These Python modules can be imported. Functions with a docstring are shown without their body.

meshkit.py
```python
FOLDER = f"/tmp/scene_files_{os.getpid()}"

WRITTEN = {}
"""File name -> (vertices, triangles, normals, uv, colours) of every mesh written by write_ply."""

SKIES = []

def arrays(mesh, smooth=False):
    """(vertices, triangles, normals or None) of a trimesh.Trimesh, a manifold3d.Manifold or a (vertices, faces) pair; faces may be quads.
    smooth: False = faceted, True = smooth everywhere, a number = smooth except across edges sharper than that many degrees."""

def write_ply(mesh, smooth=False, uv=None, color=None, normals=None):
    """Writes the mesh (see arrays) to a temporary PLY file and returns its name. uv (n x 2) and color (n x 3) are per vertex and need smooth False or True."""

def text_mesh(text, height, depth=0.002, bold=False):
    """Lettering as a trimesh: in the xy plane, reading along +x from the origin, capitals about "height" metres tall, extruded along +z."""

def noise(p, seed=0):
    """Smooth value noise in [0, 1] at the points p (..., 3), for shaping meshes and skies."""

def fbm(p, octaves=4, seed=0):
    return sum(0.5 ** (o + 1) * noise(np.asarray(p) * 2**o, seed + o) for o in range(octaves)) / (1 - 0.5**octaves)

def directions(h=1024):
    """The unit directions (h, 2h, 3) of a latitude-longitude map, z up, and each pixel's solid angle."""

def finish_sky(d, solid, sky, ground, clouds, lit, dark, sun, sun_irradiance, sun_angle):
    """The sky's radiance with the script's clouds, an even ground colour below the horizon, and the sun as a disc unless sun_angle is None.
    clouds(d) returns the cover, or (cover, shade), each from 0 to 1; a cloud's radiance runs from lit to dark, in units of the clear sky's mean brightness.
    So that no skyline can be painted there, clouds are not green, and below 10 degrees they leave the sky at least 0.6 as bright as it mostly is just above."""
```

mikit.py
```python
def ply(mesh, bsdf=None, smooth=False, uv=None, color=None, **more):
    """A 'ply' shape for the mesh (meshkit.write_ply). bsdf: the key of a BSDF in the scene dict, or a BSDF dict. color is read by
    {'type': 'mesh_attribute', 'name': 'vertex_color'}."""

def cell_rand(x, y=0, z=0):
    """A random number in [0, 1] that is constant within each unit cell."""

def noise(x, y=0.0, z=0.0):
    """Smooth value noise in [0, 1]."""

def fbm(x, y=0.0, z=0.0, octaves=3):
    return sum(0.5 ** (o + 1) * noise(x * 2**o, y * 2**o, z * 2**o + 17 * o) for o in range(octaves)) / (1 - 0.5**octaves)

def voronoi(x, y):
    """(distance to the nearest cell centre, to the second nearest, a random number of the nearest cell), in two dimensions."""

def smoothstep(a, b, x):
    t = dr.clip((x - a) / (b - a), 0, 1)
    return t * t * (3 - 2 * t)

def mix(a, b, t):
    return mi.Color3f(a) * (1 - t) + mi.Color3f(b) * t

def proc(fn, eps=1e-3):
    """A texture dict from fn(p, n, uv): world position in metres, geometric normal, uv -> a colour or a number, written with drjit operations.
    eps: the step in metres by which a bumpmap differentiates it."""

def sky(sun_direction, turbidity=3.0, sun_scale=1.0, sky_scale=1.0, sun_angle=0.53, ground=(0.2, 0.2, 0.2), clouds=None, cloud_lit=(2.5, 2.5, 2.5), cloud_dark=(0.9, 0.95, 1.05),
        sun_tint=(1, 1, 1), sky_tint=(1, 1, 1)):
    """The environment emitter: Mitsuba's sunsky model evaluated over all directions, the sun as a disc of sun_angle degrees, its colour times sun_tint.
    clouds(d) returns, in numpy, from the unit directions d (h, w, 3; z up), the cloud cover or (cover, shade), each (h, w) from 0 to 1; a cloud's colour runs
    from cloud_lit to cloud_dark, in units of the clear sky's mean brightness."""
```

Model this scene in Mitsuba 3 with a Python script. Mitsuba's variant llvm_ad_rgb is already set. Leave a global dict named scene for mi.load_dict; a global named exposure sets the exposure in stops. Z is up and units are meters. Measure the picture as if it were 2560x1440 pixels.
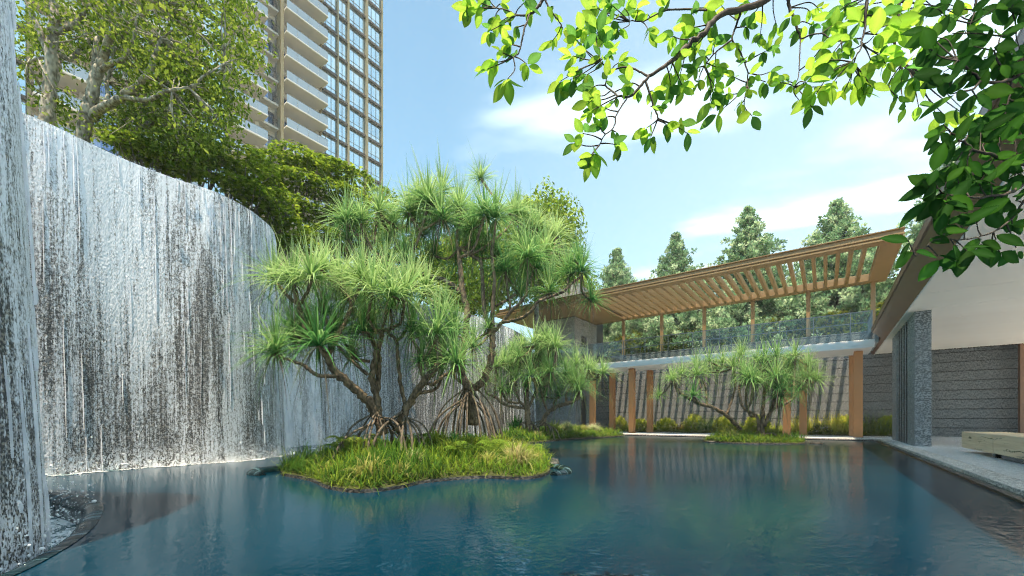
import math, numpy as np, trimesh, mitsuba as mi, drjit as dr, mikit, meshkit
import shapely, shapely.geometry as sg
from mikit import proc, noise, fbm, voronoi, cell_rand, smoothstep, mix
T = mi.ScalarTransform4f
scene, labels, taken = {}, {}, set()
PI = math.pi

# ------------------------------------------------------------------ camera, sky, exposure
# X runs along the footbridge, Y away towards the rear wall; a level camera with the lens shifted up
FX, HX, HY = 1032.6, 1280.0, 1050.0            # focal length, principal column and horizon row of the 2560 px frame
RX, RY, DX, DY = .7965, .6047, -.6047, .7965   # camera right and forward in world X, Y
scene['camera'] = {'type': 'perspective', 'fov': math.degrees(2*math.atan(1280/FX)), 'fov_axis': 'x', 'near_clip': .05, 'far_clip': 3000.0,
                   'principal_point_offset_y': -(HY-720)/1440,
                   'to_world': T().look_at(origin=[0, 0, 1], target=[DX, DY, 1], up=[0, 0, 1])}

def clouds(d):
    # thin summer haze, denser towards +X +Y and the horizon, with drifting wisps
    h = np.linalg.norm(d[..., :2], axis=-1)+1e-6
    az = (d[..., 0]*.62+d[..., 1]*.78)/h
    el = np.clip(d[..., 2], 0, 1)
    q = d/np.maximum(el[..., None], .10)
    q = np.stack([q[..., 0]*.75+q[..., 1]*.3, q[..., 1]*.8-q[..., 0]*.35, q[..., 2]*0], -1)
    n = meshkit.fbm(q*np.array([1.7, 3.4, 1.0])+np.array([3.3, 7.1, .5]), 5, 3)
    m = meshkit.fbm(q*.7+11.7, 3, 9)
    wisp = np.clip((n*.62+m*.5-.672+.22*az)/.17, 0, 1)
    wisp = wisp*wisp*(3-2*wisp)*.85
    haze = .15+.33*np.clip(az*1.1-.10, 0, 1)+.34*np.exp(-el/.18)
    return np.clip(haze+(1-haze)*wisp*.92, 0, 1), np.zeros_like(el)

SUN = np.array([.115, -.26, 1.0])
scene['sky'] = mikit.sky(SUN.tolist(), turbidity=3, clouds=clouds, cloud_lit=(2.2, 2.6, 2.75), cloud_dark=(1.1, 1.2, 1.3), sky_tint=(.47, 1.06, 1.0), sun_tint=(1, .96, .88))
exposure = 2.7

# ------------------------------------------------------------------ helpers
def W(cx, d, z=0.0):
    return np.array([RX*cx+DX*d, RY*cx+DY*d, z])

def P(px, py, d):
    return W((px-HX)/FX*d, d, 1+(HY-py)/FX*d)

def numbered(base):
    k, i = base, 0
    while k in taken:
        i += 1
        k = f'{base}_{i:03d}'
    taken.add(k)
    return k

def thing(name, label, cat, group=None):
    k = numbered(name)
    labels[k] = {'label': label, 'category': cat}
    if group: labels[k]['group'] = group
    return k

def put(name, mesh, bsdf, parent=None, smooth=False, label=None, cat=None, group=None, kind=None, **kw):
    k = numbered(parent+'__'+name if parent else name)
    scene[k] = mikit.ply(mesh, bsdf, smooth, **kw)
    e = {a: b for a, b in (('label', label), ('category', cat), ('group', group), ('kind', kind)) if b}
    if e: labels[k] = e
    return k

def boxm(x0, x1, y0, y1, z0, z1):
    v = np.array([[x, y, z] for x in (x0, x1) for y in (y0, y1) for z in (z0, z1)], float)
    f = np.array([[0, 1, 3, 2], [4, 6, 7, 5], [0, 4, 5, 1], [2, 3, 7, 6], [0, 2, 6, 4], [1, 5, 7, 3]])
    return v, np.vstack([f[:, [0, 1, 2]], f[:, [0, 2, 3]]])

def chamfer(x0, x1, y0, y1, z0, z1, c=.008):
    """A box with its edges cut."""
    v = []
    for sx in (0, 1):
        for sy in (0, 1):
            for sz in (0, 1):
                p = np.array([(x0, x1)[sx], (y0, y1)[sy], (z0, z1)[sz]], float)
                s = np.array([1-2*sx, 1-2*sy, 1-2*sz])*c
                for k in range(3):
                    q = p+s; q[k] = p[k]; v.append(q)
    h = trimesh.convex.convex_hull(np.array(v))
    return np.array(h.vertices), np.array(h.faces)

def cat(ms):
    vs, fs, n = [], [], 0
    for v, f in ms:
        vs.append(v); fs.append(np.asarray(f)+n); n += len(v)
    return np.vstack(vs), np.vstack(fs)

def spline(p, n=8):
    p = np.asarray(p, float)
    if len(p) < 3:
        return np.array([p[0]+(p[-1]-p[0])*t for t in np.linspace(0, 1, n+1)])
    q = np.vstack([2*p[0]-p[1], p, 2*p[-1]-p[-2]])
    out = []
    for i in range(len(p)-1):
        a, b, c, e = q[i:i+4]
        for t in np.arange(n)/n:
            out.append(.5*(2*b+(c-a)*t+(2*a-5*b+4*c-e)*t*t+(3*b-a-3*c+e)*t**3))
    out.append(p[-1])
    return np.array(out)

def tube(p, r, sides=8, knob=0, seed=0):
    p = np.asarray(p, float); n = len(p)
    r = np.broadcast_to(r, (n,)).astype(float)
    t = np.gradient(p, axis=0); t /= np.linalg.norm(t, axis=1, keepdims=True)+1e-9
    a = np.cross(t[0], [0, 0, 1.0] if abs(t[0][2]) < .9 else [1.0, 0, 0]); fr = []
    for i in range(n):
        a = a-t[i]*(a@t[i]); a /= np.linalg.norm(a)+1e-9; fr.append(a)
    A = np.array(fr); B = np.cross(t, A); an = np.arange(sides)*2*PI/sides
    rr = np.repeat(r[:, None], sides, 1)
    if knob:
        g = np.random.default_rng(seed)
        rr = rr*(1+knob*(g.random((n, sides))-.5)+knob*.7*(g.random((n, 1))-.5))
    v = p[:, None]+rr[..., None]*(np.cos(an)[None, :, None]*A[:, None]+np.sin(an)[None, :, None]*B[:, None])
    i, j = np.meshgrid(np.arange(n-1), np.arange(sides), indexing='ij')
    q = np.stack([i*sides+j, i*sides+(j+1) % sides, (i+1)*sides+(j+1) % sides, (i+1)*sides+j], -1).reshape(-1, 4)
    f = np.vstack([q[:, [0, 1, 2]], q[:, [0, 2, 3]]])
    v = np.vstack([v.reshape(-1, 3), p[:1], p[-1:]]); m = n*sides
    j = np.arange(sides)
    f = np.vstack([f, np.stack([j*0+m, (j+1) % sides, j], 1), np.stack([j*0+m+1, (n-1)*sides+j, (n-1)*sides+(j+1) % sides], 1)])
    return v, f

def poly_sheet(poly, z):
    """A flat sheet over a shapely polygon, facing up."""
    v, f = trimesh.creation.triangulate_polygon(poly, engine='earcut')
    v, f = np.asarray(v), np.asarray(f)
    a = v[f]; s = np.cross(a[:, 1]-a[:, 0], a[:, 2]-a[:, 0])
    f[s < 0] = f[s < 0][:, ::-1]
    return np.column_stack([v, np.full(len(v), z)]), f

def extrude(poly, z0, z1):
    m = trimesh.creation.extrude_polygon(poly, z1-z0, engine='earcut')
    return np.array(m.vertices)+[0, 0, z0], np.array(m.faces)

def loft(a, b):
    """A quad strip between two equally long polylines."""
    n = len(a); v = np.vstack([a, b]); i = np.arange(n-1)
    return v, np.vstack([np.stack([i, i+1, n+i+1], 1), np.stack([i, n+i+1, n+i], 1)])

def norm(v): return v/(np.linalg.norm(v, axis=-1, keepdims=True)+1e-9)

def blades(p0, d, L, w, droop, seg, fold=.25, col=None, tip=None, belly=.35, seed=0):
    """n strap leaves that leave p0 along d and bend under their weight; three vertices to a row. Returns mesh and colours."""
    n = len(p0); L, w, droop = (np.broadcast_to(x, (n,)).astype(float) for x in (L, w, droop))
    t = np.linspace(0, 1, seg+1)
    c = p0[:, None]+d[:, None]*(L[:, None]*t)[..., None]
    c[..., 2] -= (droop*L)[:, None]*t**2
    shrink = 1/(1+.25*droop)
    c = p0[:, None]+(c-p0[:, None])*shrink[:, None, None]
    tan = norm(np.gradient(c, axis=1))
    side = norm(np.cross(d, np.array([0, 0, 1.0])+1e-4))[:, None]
    up = norm(np.cross(np.broadcast_to(side, tan.shape), tan))
    prof = np.minimum(1, (.55+t/belly*.45))*np.clip((1-t)/(1-belly), 0, 1)**.75
    hw = (w[:, None]*prof)[..., None]*.5
    l, r = c-side*hw+up*hw*fold, c+side*hw+up*hw*fold
    v = np.stack([l, c, r], 2).reshape(n, -1, 3)
    i = np.arange(seg)*3
    f1 = np.concatenate([np.stack([i, i+1, i+4], 1), np.stack([i, i+4, i+3], 1), np.stack([i+1, i+2, i+5], 1), np.stack([i+1, i+5, i+4], 1)])
    f = (f1[None]+(np.arange(n)*3*(seg+1))[:, None, None]).reshape(-1, 3)
    colr = None
    if col is not None:
        tt = np.repeat(t, 3)[None, :, None]
        colr = (col[:, None]*(1-tt)+tip[:, None]*tt).reshape(-1, 3)
    return (v.reshape(-1, 3), f), colr

def leaves(p0, d, nrm, L, w, rows=5, fold=.2, bend=.15, petiole=0.0, power=1.0):
    """n elliptic leaves from p0 along d with upper side nrm."""
    n = len(p0); L, w = (np.broadcast_to(x, (n,)).astype(float) for x in (L, w))
    d = norm(d); s = norm(np.cross(d, nrm)); u = np.cross(s, d)
    t = np.linspace(0, 1, rows+1)
    wp = np.sin(PI*t**.88)**power; wp[0] = .03; wp[-1] = .02
    c = p0[:, None]+d[:, None]*(L[:, None]*(t+petiole))[..., None]-u[:, None]*(L[:, None]*bend*t**2)[..., None]
    hw = (w[:, None]*wp*.5)[..., None]
    l, r = c-s[:, None]*hw+u[:, None]*hw*fold, c+s[:, None]*hw+u[:, None]*hw*fold
    v = np.stack([l, c, r], 2).reshape(n, -1, 3)
    i = np.arange(rows)*3
    f1 = np.concatenate([np.stack([i, i+1, i+4], 1), np.stack([i, i+4, i+3], 1), np.stack([i+1, i+2, i+5], 1), np.stack([i+1, i+5, i+4], 1)])
    f = (f1[None]+(np.arange(n)*3*(rows+1))[:, None, None]).reshape(-1, 3)
    return v.reshape(-1, 3), f

def shape_leaves(outline, p0, d, nrm, L, cup=.12):
    """n flat leaves of a given outline (m x 2, x along the leaf, unit length) as fans about their middle."""
    n, m = len(p0), len(outline); L = np.broadcast_to(L, (n,)).astype(float)
    d = norm(d); s = norm(np.cross(d, nrm)); u = np.cross(s, d)
    o = np.vstack([[.42, 0], outline])
    z = -cup*((o[:, 0]-.42)**2+o[:, 1]**2)
    v = p0[:, None]+L[:, None, None]*(d[:, None]*o[None, :, :1]+s[:, None]*o[None, :, 1:]+u[:, None]*z[None, :, None])
    j = np.arange(m)
    f1 = np.stack([j*0, j+1, (j+1) % m+1], 1)
    return v.reshape(-1, 3), (f1[None]+(np.arange(n)*(m+1))[:, None, None]).reshape(-1, 3)

def jitter_col(base, n, rng, amt=.25, hue=.12):
    c = np.array(base)[None]*(1+amt*(rng.random((n, 1))*2-1))
    return np.clip(c*(1+hue*(rng.random((n, 3))*2-1)), .003, .95)

def sph(n, rng):
    v = rng.normal(size=(n, 3)); return norm(v)

# ------------------------------------------------------------------ materials
def two(b): return {'type': 'twosided', 'bsdf': b}
def prin(col, rough=.5, **k):
    c = col if isinstance(col, dict) else {'type': 'rgb', 'value': list(col)}
    return {'type': 'principled', 'base_color': c, 'roughness': rough, **k}
def bump(b, fn, scale=1.0, eps=1e-3): return {'type': 'bumpmap', 'tex': proc(fn, eps), 'scale': scale, 'bsdf': b}
def mat(key, b): scene[key] = two(b)

def granite(dark, light, f=26.0, lo=.42, hi=.66):
    def fn(p, n, uv):
        a = noise(p.x*f, p.y*f, p.z*f); b = noise(p.x*f*2.3+7, p.y*f*2.3, p.z*f*2.3)
        big = fbm(p.x*.6, p.y*.6, p.z*.6)
        s = smoothstep(lo, hi, a*.6+b*.4)
        return mix(dark, light, s)*(.80+.4*big)
    return proc(fn)
def rough_h(f):
    return lambda p, n, uv: noise(p.x*f, p.y*f, p.z*f)*.5+noise(p.x*f*2.7, p.y*f*2.7, p.z*f*2.7)*.3
mat('m_wall_stone', bump(prin(granite((.072, .081, .088), (.285, .302, .312), 34, .28, .76), .75), rough_h(34), .0008))
mat('m_pier_stone', bump(prin(granite((.08, .10, .115), (.38, .42, .45), 30, .38, .7), .6), rough_h(30), .001))
mat('m_slab_stone', bump(prin(granite((.20, .215, .225), (.38, .40, .41), 14, .3, .75), .75), lambda p, n, uv: fbm(p.x*9, p.y*9, p.z*3), .012))
mat('m_paving', bump(prin(granite((.42, .445, .465), (.64, .66, .68), 38, .3, .7), .42), rough_h(40), .001))
mat('m_coping', bump(prin(granite((.25, .24, .23), (.62, .60, .57), 42, .35, .6), .6), rough_h(40), .003))
mat('m_black_stone', prin((.012, .013, .014), .25))
mat('m_dark_recess', prin((.03, .033, .036), .6))
mat('m_white', bump(prin(proc(lambda p, n, uv: mix((.70, .71, .72), (.80, .80, .80), fbm(p.x*.8, p.y*.8, p.z*2))), .5), lambda p, n, uv: fbm(p.x*3, p.y*3, p.z*3), .001))
mat('m_ceiling', prin(proc(lambda p, n, uv: mix((.84, .78, .70), (.88, .84, .77), fbm(p.x*.5, p.y*1.4, p.z))), .55))
def brown(a, b): return proc(lambda p, n, uv: mix(a, b, fbm(p.x*1.6, p.y*.7, p.z*1.6))*(.97+.06*noise(p.x*9, p.y*9, p.z*9)))
mat('m_canopy', prin(brown((.30, .19, .085), (.36, .235, .11)), .42, metallic=.15))
mat('m_bronze_column', prin(brown((.49, .22, .085), (.55, .255, .10)), .42))
mat('m_roof_bronze', prin(brown((.20, .105, .060), (.25, .135, .080)), .38, metallic=.15))
mat('m_dark_bronze', prin((.07, .05, .035), .4, metallic=.3))
mat('m_rail', prin((.16, .17, .18), .3, metallic=.8))
scene['m_glass'] = {'type': 'thindielectric', 'int_ior': 1.5, 'specular_reflectance': {'type': 'rgb', 'value': [.35, .38, .40]}, 'specular_transmittance': {'type': 'rgb', 'value': [.80, .88, .89]}}
def wood(p, n, uv):
    w = fbm(p.x*3, p.y*1.1, p.z*7)*1.0
    g = noise(p.z*62+w*7.5, p.y*1.5+p.x*5, p.x*42); k = smoothstep(.80, .93, noise(p.z*46+w*10, p.y*1.1, 3.0))
    return mix((.56, .40, .24), (.82, .65, .45), g*.7+w*.3)*(1-.75*k)
mat('m_wood', bump(prin(proc(wood), .7), lambda p, n, uv: -smoothstep(.80, .93, noise(p.z*46+fbm(p.x*3, p.y*1.1, p.z*7)*10, p.y*1.1, 3.0)), .006))
# tower
mat('m_concrete', prin(proc(lambda p, n, uv: mix((.62, .57, .51), (.70, .655, .60), fbm(p.x*.3, p.y*.5, p.z*.5))), .7))
mat('m_fin', prin(brown((.30, .24, .13), (.36, .29, .165)), .4, metallic=.3))
mat('m_spandrel', prin((.075, .062, .055), .5))
mat('m_tower_frame', prin((.20, .16, .115), .45, metallic=.3))
def pane_col(p, n, uv):
    r = cell_rand(p.y/1.05, p.z/3.3, 3)
    q = mix((.18, .34, .50), (.40, .58, .70), r); blind = cell_rand(p.y/1.05, p.z/3.3, 11)
    return dr.select(blind > .86, mix((.55, .56, .54), (.70, .70, .67), noise(p.y*9, 0, 0)), dr.select(blind < .12, q*.45, q))
scene['m_pane'] = two({'type': 'blendbsdf', 'weight': .70, 'a': {'type': 'diffuse', 'reflectance': proc(pane_col)}, 'b': {'type': 'conductor', 'material': 'none', 'specular_reflectance': {'type': 'rgb', 'value': [.74, .92, 1.0]}}})
scene['m_pane_dark'] = two({'type': 'blendbsdf', 'weight': .55, 'a': {'type': 'diffuse', 'reflectance': proc(lambda p, n, uv: mix((.03, .06, .13), (.5, .52, .52), smoothstep(.55, .6, noise(p.y*1.1, cell_rand(p.y*.2, p.z/3.3)*9))*(.7+.3*noise(p.y*14))))}, 'b': {'type': 'conductor', 'material': 'none', 'specular_reflectance': {'type': 'rgb', 'value': [.30, .45, .75]}}})
scene['m_balcony_glass'] = two({'type': 'blendbsdf', 'weight': .35, 'a': prin((.40, .50, .60), .4), 'b': {'type': 'conductor', 'material': 'none', 'specular_reflectance': {'type': 'rgb', 'value': [.8, .88, .95]}}})
# plants: the colour of every leaf is stored with its vertices
VC = {'type': 'mesh_attribute', 'name': 'vertex_color'}
def thin(dt, rough=.45, **k): return {'type': 'principledthin', 'base_color': VC, 'roughness': rough, 'diff_trans': dt, 'eta': 1.4, **k}
scene['m_strap'] = thin(.9, .3)
scene['m_grass'] = thin(1.0, .45)
scene['m_leaf'] = thin(1.0, .4)
scene['m_conifer'] = thin(.9, .6)
scene['m_overhang'] = thin(1.35, .4)
scene['m_overhang_dark'] = thin(.75, .32)
def bark(a, b, f, ring=0.0):
    def fn(p, n, uv):
        q = fbm(p.x*f, p.y*f, p.z*f*.35); r = noise(p.x*f*3, p.y*f*3, p.z*f*1.2)
        return mix(a, b, smoothstep(.25, .75, q*.6+r*.4))
    return proc(fn)
mat('m_bark_pale', bump(prin(bark((.12, .105, .08), (.50, .47, .39), 9), .8), lambda p, n, uv: fbm(p.x*22, p.y*22, p.z*9), .03))
mat('m_bark_pandanus', bump(prin(bark((.055, .036, .022), (.26, .185, .115), 12), .75), lambda p, n, uv: fbm(p.x*25, p.y*25, p.z*40), .02))
mat('m_root', prin(bark((.045, .034, .024), (.19, .155, .115), 14), .75))
mat('m_bark_dark', prin(bark((.02, .016, .013), (.075, .06, .05), 20), .7))
mat('m_bark_grey', prin(bark((.05, .045, .04), (.20, .18, .16), 6), .8))
mat('m_soil', prin(proc(lambda p, n, uv: mix((.022, .028, .008), (.06, .07, .016), fbm(p.x*7, p.y*7, p.z*7, 4))), .9))
mat('m_terrain', prin(proc(lambda p, n, uv: mix((.04, .055, .015), (.10, .11, .04), fbm(p.x*.7, p.y*.7, p.z, 4))), .95))
mat('m_rock', bump(prin(granite((.02, .02, .02), (.10, .095, .085), 18), .35), rough_h(9), .03))
mat('m_wet_lip', bump(prin(proc(lambda p, n, uv: mix((.003, .014, .020), (.07, .14, .17), smoothstep(.62, .9, noise(uv.x*24, uv.y*1.2)))), .10), lambda p, n, uv: noise(uv.x*24, uv.y*1.5), .02))
# ------------------------------------------------------------------ ground, pool
put('ground', poly_sheet(sg.box(-1500, -1500, 1500, 1500), -1.5), 'm_terrain', kind='structure')

def ripple(p, n, uv):
    a = noise(p.x*11+p.y*3.0, p.y*12-p.x*3, 0)*.28+noise(p.x*25+p.y*5, p.y*28-p.x*8, 4)*.42+noise(p.x*44, p.y*46, 9)*.10
    return a*(.65+.7*fbm(p.x*.35, p.y*.35, 2.0))
def water_col(p, n, uv):
    q = smoothstep(.3, .7, fbm(p.x*.28, p.y*.28, 5.0))
    return mix((.0015, .034, .072), (.003, .058, .106), q)
scene['m_water'] = bump({'type': 'plastic', 'int_ior': 1.33, 'nonlinear': True, 'diffuse_reflectance': proc(water_col)}, ripple, .0036, 1e-3)
def foam(p, n, uv):
    a = fbm(p.x*7, p.y*7, 1.0, 4); b = noise(p.x*38, p.y*38, 3.0)
    return mix((.02, .09, .115), (.82, .86, .88), smoothstep(.38, .55, a*.62+b*.38))
scene['m_foam'] = two(bump(prin(proc(foam), .35), lambda p, n, uv: fbm(p.x*14, p.y*14, 1.0, 3), .04))

# the waterfall wall in plan (metres to the right of and ahead of the camera), its foot
foot_c = [(-3.6, -3), (-3.5, 0), (-3.62, 2.0), (-3.95, 3.2), (-4.27, 3.8), (-4.9, 4.15), (-6.2, 4.3), (-7.8, 4.8), (-8.75, 5.8), (-8.6, 6.8), (-8.22, 7.5), (-7.88, 8.39), (-7.4, 9.1), (-6.88, 9.64), (-6.55, 10.4), (-6.48, 11.2),
          (-6.6, 12.0), (-7.1, 12.9), (-7.8, 13.7), (-8.2, 14.6), (-8.05, 15.8), (-7.3, 17.0), (-5.8, 18.4), (-4.0, 19.4), (-2.6, 20.4), (-1.1, 22.2), (.6, 25.4), (1.55, 29), (1.9, 32.4)]
fc = spline(foot_c, 14)
foot = np.array([W(a, b) for a, b in fc])
tg = norm(np.gradient(foot, axis=0)); nr = np.stack([tg[:, 1], -tg[:, 0], tg[:, 2]*0], 1)      # towards the pool
arc = np.concatenate([[0], np.cumsum(np.linalg.norm(np.diff(foot, axis=0), axis=1))])
WTOP, BATTER = 6.45, .30
def wall_point(s, z, out=0.0):
    b = np.stack([np.interp(s, arc, foot[:, k]) for k in range(3)], -1); n = np.stack([np.interp(s, arc, nr[:, k]) for k in range(3)], -1)
    r = b-n*(BATTER*np.clip(z, 0, None)/WTOP-out)[..., None]
    r[..., 2] = z
    return r

def cover(s, z, nz, fb):
    """How much water runs over the wall at s along it and z up: broad curtains that fray into strings."""
    c = fb(s*.42+1.3, z*.07)*1.1+fb(s*1.6, z*.13+5)*.55
    return c
def fall(p, n, uv):
    s, z = uv.x, uv.y
    st = fbm(s*.62+1.3, z*.19, 2.0, 2)*1.0+fbm(s*1.9, z*.24, 7.0, 2)*.62
    fray = (noise(s*5.5, z*.35, 3)-.5)*.30+(noise(s*15, z*.6, 5)-.5)*.22
    e = s+(noise(s*2.2, z*.5, 12)-.5)*.5+(noise(s*9, z*.22, 14)-.5)*.35
    sheet = smoothstep(14.45, 14.75, e)*(1-smoothstep(15.0+.20*z, 15.35+.20*z, e))*smoothstep(.6, 3.4, z)     # the broad white sheet
    bare = smoothstep(13.5, 13.8, e)*(1-smoothstep(14.45, 14.75, e))*smoothstep(1.0, 2.6, z)*(1-smoothstep(4.9, 5.7, z))
    veil = smoothstep(21.0, 21.4, e)*(1-smoothstep(22.6, 23.2, e))
    far = smoothstep(23.5, 27.5, s)                                    # shade of the far stretch, put into the colour as less white
    turn = smoothstep(8.2, 9.0, s)*(1-smoothstep(12.2, 13.2, s))  # unseen turn, extra white added to lighten its reflection in the pool
    c = dr.clip(.46+1.5*(st-.80)+fray+.62*sheet-.42*bare+.4*veil-.40*far+.35*turn+.10*smoothstep(4.9, 6.4, z), -.2, 1.2)
    string = noise(s*26, z*.7, 1)*.36+noise(s*60, z*1.6, 8)*.34+noise(s*110, z*5, 3)*.30
    grain = noise(s*46, z*24, 4)*.45+noise(s*105, z*60, 6)*.55
    v = string*.50+grain*.50
    thr = .60-.26*c
    w = smoothstep(thr-.20, thr+.20, v)*(.80+.2*noise(s*3.1, z*.5, 9))
    w = w*(1-.42*far)
    w = dr.maximum(w, smoothstep(.8, .05, z)*smoothstep(.36, .62, grain*.7+string*.3)*.85)
    g2 = noise(p.x*48, p.y*48, p.z*48)
    stone = mix((.055, .057, .062), (.26, .24, .21), smoothstep(.52, .78, g2))
    return mix(stone, (.85, .89, .95), w)
scene['m_fall'] = two(bump(prin(proc(fall), .38), lambda p, n, uv: noise(uv.x*30, uv.y*2.4, 2)*.6+noise(uv.x*80, uv.y*26, 3)*.4, .02))
scene['m_stream'] = two(prin(proc(lambda p, n, uv: mix((.55, .60, .66), (.88, .91, .95), noise(p.x*40, p.y*40, p.z*9))), .3))

wf = thing('waterfall_wall', 'tall curved dark pebble wall with white water running down its whole face beside the pool', 'waterfall')
zs = np.linspace(-.45, WTOP, 24)
S = np.linspace(0, arc[-1], 420)
vv = np.array([wall_point(S, np.full_like(S, z)) for z in zs])
ns = len(S); i, j = np.meshgrid(np.arange(len(zs)-1), np.arange(ns-1), indexing='ij')
q = np.stack([i*ns+j, i*ns+j+1, (i+1)*ns+j+1, (i+1)*ns+j], -1).reshape(-1, 4)
uvw = np.stack([np.broadcast_to(S, (len(zs), ns)), np.broadcast_to(zs[:, None], (len(zs), ns))], -1).reshape(-1, 2)
put('stone_face', (vv.reshape(-1, 3), np.vstack([q[:, [0, 1, 2]], q[:, [0, 2, 3]]])), 'm_fall', wf, smooth=True, uv=uvw)
# capping: a thin wet ledge behind the lip
a0 = wall_point(S, np.full_like(S, WTOP)); a1 = wall_point(S, np.full_like(S, WTOP+.005), -.45)
put('coping', cat([loft(a0, a1)]), 'm_rock', wf)
# strings of falling water that stand off the face
rng = np.random.default_rng(5)
n = 2000
s = rng.uniform(0, arc[-1], n); s = s+.25*np.sin(s*7.3)*.4
fbn = lambda x, y, sd: meshkit.fbm(np.stack([x, y, 0*x], -1), 3, sd)
ztop = np.where(rng.random(n) < .45, WTOP-.02, rng.uniform(.6, WTOP, n))
dens = fbn(s*.42+1.3, ztop*.06, 2)+.5*fbn(s*1.9, ztop*.1, 7)
keep = dens+rng.normal(0, .12, n) > .80
s, ztop = np.concatenate([s[keep], rng.uniform(4.5, 8.2, 60)]), np.concatenate([ztop[keep], rng.uniform(.2, WTOP, 60)]); n = len(s)
ln = np.minimum(rng.gamma(2.2, .42, n), ztop+.1)
wd = rng.uniform(.003, .007, n)
tt = np.linspace(0, 1, 6)
zz = ztop[:, None]-ln[:, None]*tt
wob = s[:, None]+np.cumsum(rng.normal(0, .004, (n, 6)), 1)
hw = wd[:, None]*np.array([.15, .8, 1, .8, .55, .05])*(.7+.6*rng.random((n, 6)))
off = .012+.03*rng.random((n, 1))*np.array([.3, .6, .9, 1, 1, 1])
L_, C_, R_ = wall_point(wob-hw, zz, off*.3), wall_point(wob, zz, off+hw), wall_point(wob+hw, zz, off*.3)
v = np.stack([L_, C_, R_], 2).reshape(-1, 3)
k = np.arange(5)*3
f1 = np.concatenate([np.stack([k, k+1, k+4], 1), np.stack([k, k+4, k+3], 1), np.stack([k+1, k+2, k+5], 1), np.stack([k+1, k+5, k+4], 1)])
put('water_curtain', (v, (f1[None]+(np.arange(n)*18)[:, None, None]).reshape(-1, 3)), 'm_stream', wf, kind='stuff', label='white strings of water falling in front of the stone')

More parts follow.
